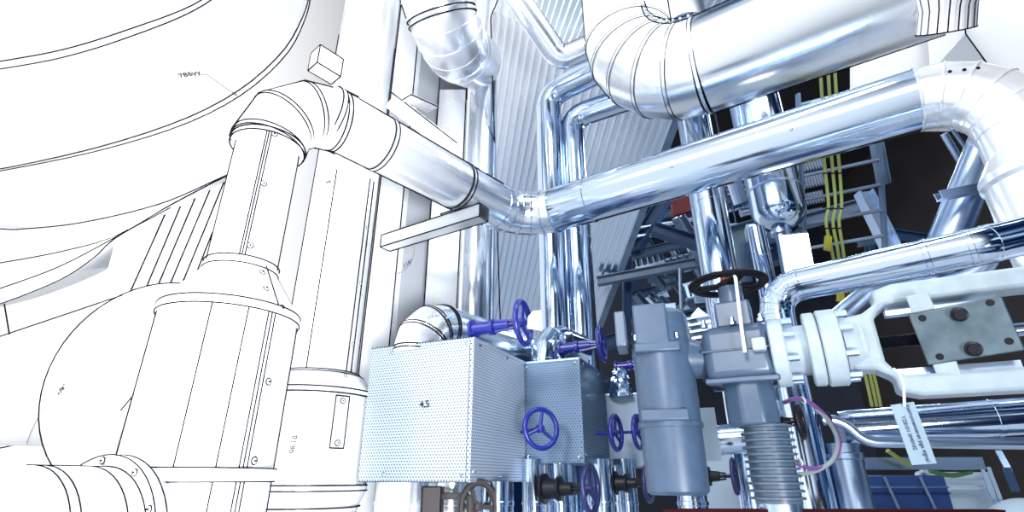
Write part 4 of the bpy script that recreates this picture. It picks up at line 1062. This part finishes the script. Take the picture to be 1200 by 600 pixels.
hbeam((935, 262), 5.6, (1030, 236), 5.2, .1, .14, BEAML, 'pale blue crossbeam behind the cable bundle')
hbeam((1012, 225), 5.0, (1050, 302), 4.7, .10, .14, SATIN, 'bright slanting beam right of the cable ladder')
hbeam((1022, 140), 5.4, (1036, 215), 5.3, .08, .10, BEAML, 'blue upright right of the cable ladder top')
hbeam((1005, 285), 6.0, (1040, 278), 6.0, .08, .08, BEAML, 'thin pale crossbar right of the cable ladder')
hbeam((1035, 272), 6.5, (1100, 282), 6.5, .10, .10, BEAMN, 'dark blue crossbar left of the slanting pipe')
hbeam((1020, 285), 6.4, (1018, 330), 6.4, .08, .08, BEAMN, 'short dark hanger below the thin crossbar')
q0 = at(760, 240, 10); tag(MB().prism([at(785, 226, 9.5), at(880, 196, 9.5), at(880, 228, 9.4), at(790, 252, 9.4)], V((0, .1, 0))).build('red_girder', RED), 'red girder high in the hall above the tall polished pipe', 'girder')
hbeam((845, 250), 9.3, (880, 205), 9.0, .10, .10, BEAML, 'pale brace across the red girder')
# pipes, trays and ducts in the hall
for i, (a_, b_, r, d, mat, lab) in enumerate((((745, 268), (840, 252), .05, 9.0, SATIN, 'thin silver pipe high in the hall, uppermost'), ((742, 278), (840, 264), .05, 9.0, SATIN, 'thin silver pipe second from the top in the hall'), ((735, 322), (800, 308), .07, 9.5, SATIN, 'silver pipe behind the navy roof beam'),
    ((760, 345), (800, 385), .09, 9.0, STEEL, 'slanting silver pipe above the motor'), ((850, 225), (885, 215), .07, 7.5, STEEL, 'short bright pipe behind the hanging vessel'), ((862, 300), (920, 285), .06, 7.0, STEEL, 'silver pipe behind the lamp hanger'),
    ((868, 250), (940, 232), .06, 7.6, SATIN, 'silver pipe crossing above the strip lamp'), ((870, 285), (872, 330), .09, 6.0, BEAML, 'short blue upright cylinder right of the tall polished pipe'), 
    ((797, 314), (800, 392), .03, 8.1, SATIN, 'thin hanger rod above the motor'), ((852, 190), (868, 238), .07, 5.2, SATIN, 'pale bent pipe left of the hanging vessel'))):
    tag(MB().cyl(at(*a_, d), at(*b_, d), r, n=14).build('hall_pipe', mat), lab, 'pipe')
for i, (u0, v0, u1, v1, d, lab) in enumerate(((742, 300, 775, 292, 9.4, 'left'), (775, 306, 812, 296, 9.4, 'middle'), (800, 335, 830, 326, 9.2, 'right'), (765, 372, 800, 362, 9.2, 'lower'))):
    p, q = at(u0, v0, d), at(u1, v1, d); D = (q-p).normalized()
    t = thing('cable_tray', p, 'silver cable tray with rungs hung in the distant hall, the %s one of four' % lab, 'cable tray', 'distant cable trays')
    U_ = V((0, .3, 1)).normalized(); MB().bar(p, q, .05, .05).build('rail', SATIN, t); MB().bar(p-U_*.3, q-U_*.3, .05, .05).build('rail', SATIN, t)
    for k in range(5): MB().bar(p.lerp(q, (k+.5)/5), p.lerp(q, (k+.5)/5)-U_*.3, .05, .05).build('rung', SATIN, t)
for i, (u, v, d, s_, mat, lab) in enumerate(((800, 385, 8.0, .25, PANW, 'pale box hanging right of the motor cap'), (822, 352, 8.2, .22, SATIN, 'silver box under the navy roof beam'), (785, 362, 8.4, .2, DARKST, 'dark box left of the hanger rod'), (880, 240, 8.0, .3, SATIN, 'silver box behind the hanging vessel'), (885, 272, 6.6, .22, PANW, 'pale box right of the strip lamp'))):
    q = at(u, v, d); t = thing('equipment_box', q-UP*s_/2, lab, 'box'); MB().box(q, ((.95, -.3, 0), (.3, .95, 0), UP), (s_, s_, s_*.7)).build('housing', mat, t, bevel=.01); MB().box(q+V((-.1, -.5, 0))*s_, ((.95, -.3, 0), (.3, .95, 0), UP), (s_*.8, .02, s_*.5)).build('lid', DARKST, t)
# louvred bank on the far cable ladder
for k in range(4):
    q = at(958, 190+k*20-k*0, 5.6); t = thing('louvre_panel', q-UP*.08, 'grey louvred panel behind the cable ladder, %s from the top' % ('first', 'second', 'third', 'fourth')[k], 'louvre', 'louvred panels')
    MB().box(q+V((-.05, .06, 0)), (DL, V((.42, .9, 0)), UP), (.26, .03, .13)).build('backing', BEAML, t)
    mb = MB()
    for j in range(9): mb.box(q+V((-.05, .03, 0))+DL*(-.11+j*.027), (DL, V((.42, .9, 0)), UP), (.012, .03, .12))
    mb.build('slats', BEAMN, t)
# green-grey stair with treads right of the motor
p0 = at(815, 372, 4.2); t = thing('steel_stair', at(835, 430, 3.9), 'small dark steel stair with bright tread edges right of the motor', 'stair')
MB().bar(at(815, 366, 4.3), at(850, 395, 4.1), .05, .09).build('stringer', SATIN, t)
for k in range(5):
    a_, b_ = at(806+2*k, 376+k*7.5, 4.3), at(832+k*5, 371+k*7.2, 4.2); MB().bar(a_, b_, .12, .018).build('tread', SATIN, t)
tag(MB().prism([at(790, 362, 2.6), at(797, 362, 2.6), at(809, 400, 2.55), at(806, 425, 2.5), at(798, 425, 2.5)], V((.02, .02, 0))).build('blade_plate', BEAML), 'thin pale blade-like plate standing just right of the motor cap', 'plate')

# ============================================================ 15. LOWER RIGHT CORNER
q0, q1 = at(1005, 548, 2.9), at(1140, 548, 2.8); t = thing('cable_tray', q0, 'grey flat cable tray under the lettered tag', 'cable tray')
MB().bar(q0, q1, .16, .02).build('base', SATIN, t); MB().bar(q0-V((0, .08, -.02)), q1-V((0, .08, -.02)), .008, .06).build('side_rail', SATIN, t)
a0_ = at(1005, 556, 3.4); t = thing('blue_cabinet', V((at(1062, 590, 3.4).x, 3.6, 0)), 'deep blue cabinet with rails under the grey cable tray', 'cabinet')
xL, xR = at(1000, 575, 3.4).x, at(1112, 575, 3.4).x; yC = at(1062, 575, 3.4).y; zt_ = at(1062, 557, 3.4).z
MB().box(((xL+xR)/2, yC+.2, zt_/2), ((1, 0, 0), (0, 1, 0), UP), (xR-xL, .4, zt_)).build('body', CABB, t, bevel=.01)
for v in (571, 578): MB().box(((xL+xR)/2, yC-.004, at(1062, v, 3.4).z), ((1, 0, 0), (0, 1, 0), UP), (xR-xL, .008, .012)).build('rail', NAVY if v > 574 else SATIN, t)
for u in (1038, 1080): p_ = at(u, 575, 3.38); MB().cyl((p_.x, p_.y-.02, zt_-.01), (p_.x+.05, p_.y-.02, zt_-.25), .010, n=8).build('stay', DARKST, t)
xL, xR = at(1112, 575, 3.7).x, at(1166, 575, 3.7).x; yC = at(1140, 575, 3.7).y; zt_ = at(1140, 553, 3.7).z
t = thing('white_partition', ((xL+xR)/2, yC, 0), 'white panel with two pale rails at the lower right corner', 'panel')
MB().box(((xL+xR)/2, yC+.03, zt_/2), ((1, 0, 0), (0, 1, 0), UP), (xR-xL, .05, zt_)).build('sheet', PANW, t)
for a_, b_ in (((1090, 559), (1150, 559)), ((1085, 563), (1152, 572))):
    pp, _ = fillet([at(a_[0]-10, a_[1]-8, 3.6), at(a_[0]+8, b_[1], 3.6), at(*b_, 3.6)], .05, 4); MB().tube(pp, .02, 10).build('rail', PANW, t)
for u in (1152, 1160): MB().bar(at(u, 553, 3.5), at(u+14, 590, 3.3), .02, .09).build('end_post', SATIN, t)
q = at(1216, 640, 1.9); t = thing('white_tank', (q.x, q.y, q.z-.3), 'rounded white tank top cutting into the lower right corner', 'tank')
MB().lathe(q-UP*.3, UP, [(0, .16)]+[(.3+.16*math.sin(a*math.pi/16), .16*math.cos(a*math.pi/16)) for a in range(0, 8)]+[(.46, .0)], 40).build('shell', PANW, t, 50)
for u0, v0, u1, v1, lab in ((1170, 530, 1181, 550, 'thin pale strut above the white tank'),): tag(MB().bar(at(u0, v0, 3.0), at(u1, v1, 2.9), .03, .03).build('strut', SATIN), lab, 'strut')
tag(MB().bar(at(1181, 551, 2.9), at(1190, 574, 2.9), .04, .04).build('damper', BEAMN), 'short dark damper below the thin pale strut', 'damper')
for o_, mat, lab in ((0, GREEN, 'dark green cable sagging in front of the white panel'), (6, YEL, 'yellow green cable beside the lettered tag bottom')):
    pts = spline([(1090, 552), (1105, 556), (1120, 557), (1138, 553)], 12) if o_ == 0 else spline([(1040, 528), (1050, 535), (1060, 542), (1068, 545)], 12)
    tag(MB().tube([at(u, v, 2.75) for u, v in pts], .012, 8).build('cable', mat), lab, 'cable')
# pale flanged pipe and grey plate between motor and fins
q = at(830, 500, 2.35); t = thing('grey_plate', (q.x, q.y, zv(q, 540)), 'pale rectangular plate between the motor and the finned cylinder', 'plate')
MB().box((q.x, q.y, (zv(q, 540)+zv(q, 478))/2), ((.93, -.36, 0), (.36, .93, 0), UP), (.075, .012, zv(q, 478)-zv(q, 540))).build('sheet', TAGW, t)
q0, q1 = at(825, 517, 3.3), at(885, 512, 3.2); pipe_thing('horizontal_pipe', [q0, q1], .09, STEEL, 'short silver pipe seen between the motor and the finned cylinder', 'pipe', bands=((0, .3),))
q = at(845, 550, 4.2); t = thing('white_partition', (q.x, q.y, 0), 'white panel behind the dark valve between motor and fins', 'panel')
MB().box((q.x, q.y, zv(q, 500)/2), ((1, 0, 0), (0, 1, 0), UP), (.62, .04, zv(q, 500))).build('sheet', PANW, t)
p0, p1 = at(778, 600, 1.75), at(1172, 601, 1.7); t = thing('red_rail', (p0+p1)/2-UP*.05, 'dark red rail along the bottom edge under the motor and fins', 'rail')
MB().bar(p0, p1, .05, .02).build('top_flange', DKRED, t); MB().bar(p0-UP*.05, p1-UP*.05, .012, .1).build('web', DKRED, t)

random.seed(21)
for k in range(48):
    u, v = random.uniform(728, 850), random.uniform(248, 385); d = random.uniform(9.6, 12.2); a = random.choice((-.25, -.25, -.3, 1.1, 1.5, .9)); l = random.uniform(22, 60)
    if u+l*abs(math.cos(a)) > 905: l = 20
    tag(MB().ibeam(at(u, v, d), at(u+l*math.cos(a), v+l*math.sin(a), d+random.uniform(-.4, .4)), .12, .14).build('roof_brace', random.choice((BEAML, BEAML, BEAMN, SATIN))), 'thin steel brace in the tangle of distant roof steelwork above the motor', 'brace', 'distant roof braces')

# drafting angles inked on the sketched surfaces
bpy.context.view_layer.update(); DG = bpy.context.evaluated_depsgraph_get()
def seen(u, v):
    ok, loc, nrm, _, ob, _ = SC.ray_cast(DG, CAM, ray(u, v).normalized())
    if not ok: return None
    if ob.parent and ob.parent.parent: ob = ob.parent
    return (loc-ray(u, v).normalized()*.006, nrm, ob)
def ink_angle(px, text, tu, tv, size, tilt):
    runs = []
    for u, v in spline(px, 60):
        h = seen(u, v)
        if h is None: runs.append(None); continue
        if runs and runs[-1] and runs[-1][0] is h[2] and (runs[-1][1][-1]-h[0]).length < .15: runs[-1][1].append(h[0])
        else: runs.append((h[2], [h[0]]))
    for q in runs:
        if q and len(q[1]) > 3: m = MB(); line(m, q[1], .4); m.build('angle_line', INKG, q[0])
    h = seen(tu, tv)
    if h:
        n = h[1] if h[1].dot(CAM-h[0]) > 0 else -h[1]; x = V((math.cos(tilt), 0, math.sin(tilt))); x = (x-n*x.dot(n)).normalized()
        text_mesh(text, 'angle_text', size*dep(h[0])/FPX, h[0], x, n.cross(x), INK, h[2])
ink_angle([(30, 545), (34, 512), (58, 470), (95, 446), (130, 439), (165, 443)], '178\u00b0', 72, 457, 8, .8)
ink_angle([(347, 222), (366, 222), (388, 216), (408, 203), (420, 188)], '98\u00b0', 386, 213, 7, .3)
ink_angle([(460, 321), (470, 319), (480, 310), (485, 297), (485, 288)], '118\u00b0', 478, 309, 7, .6)
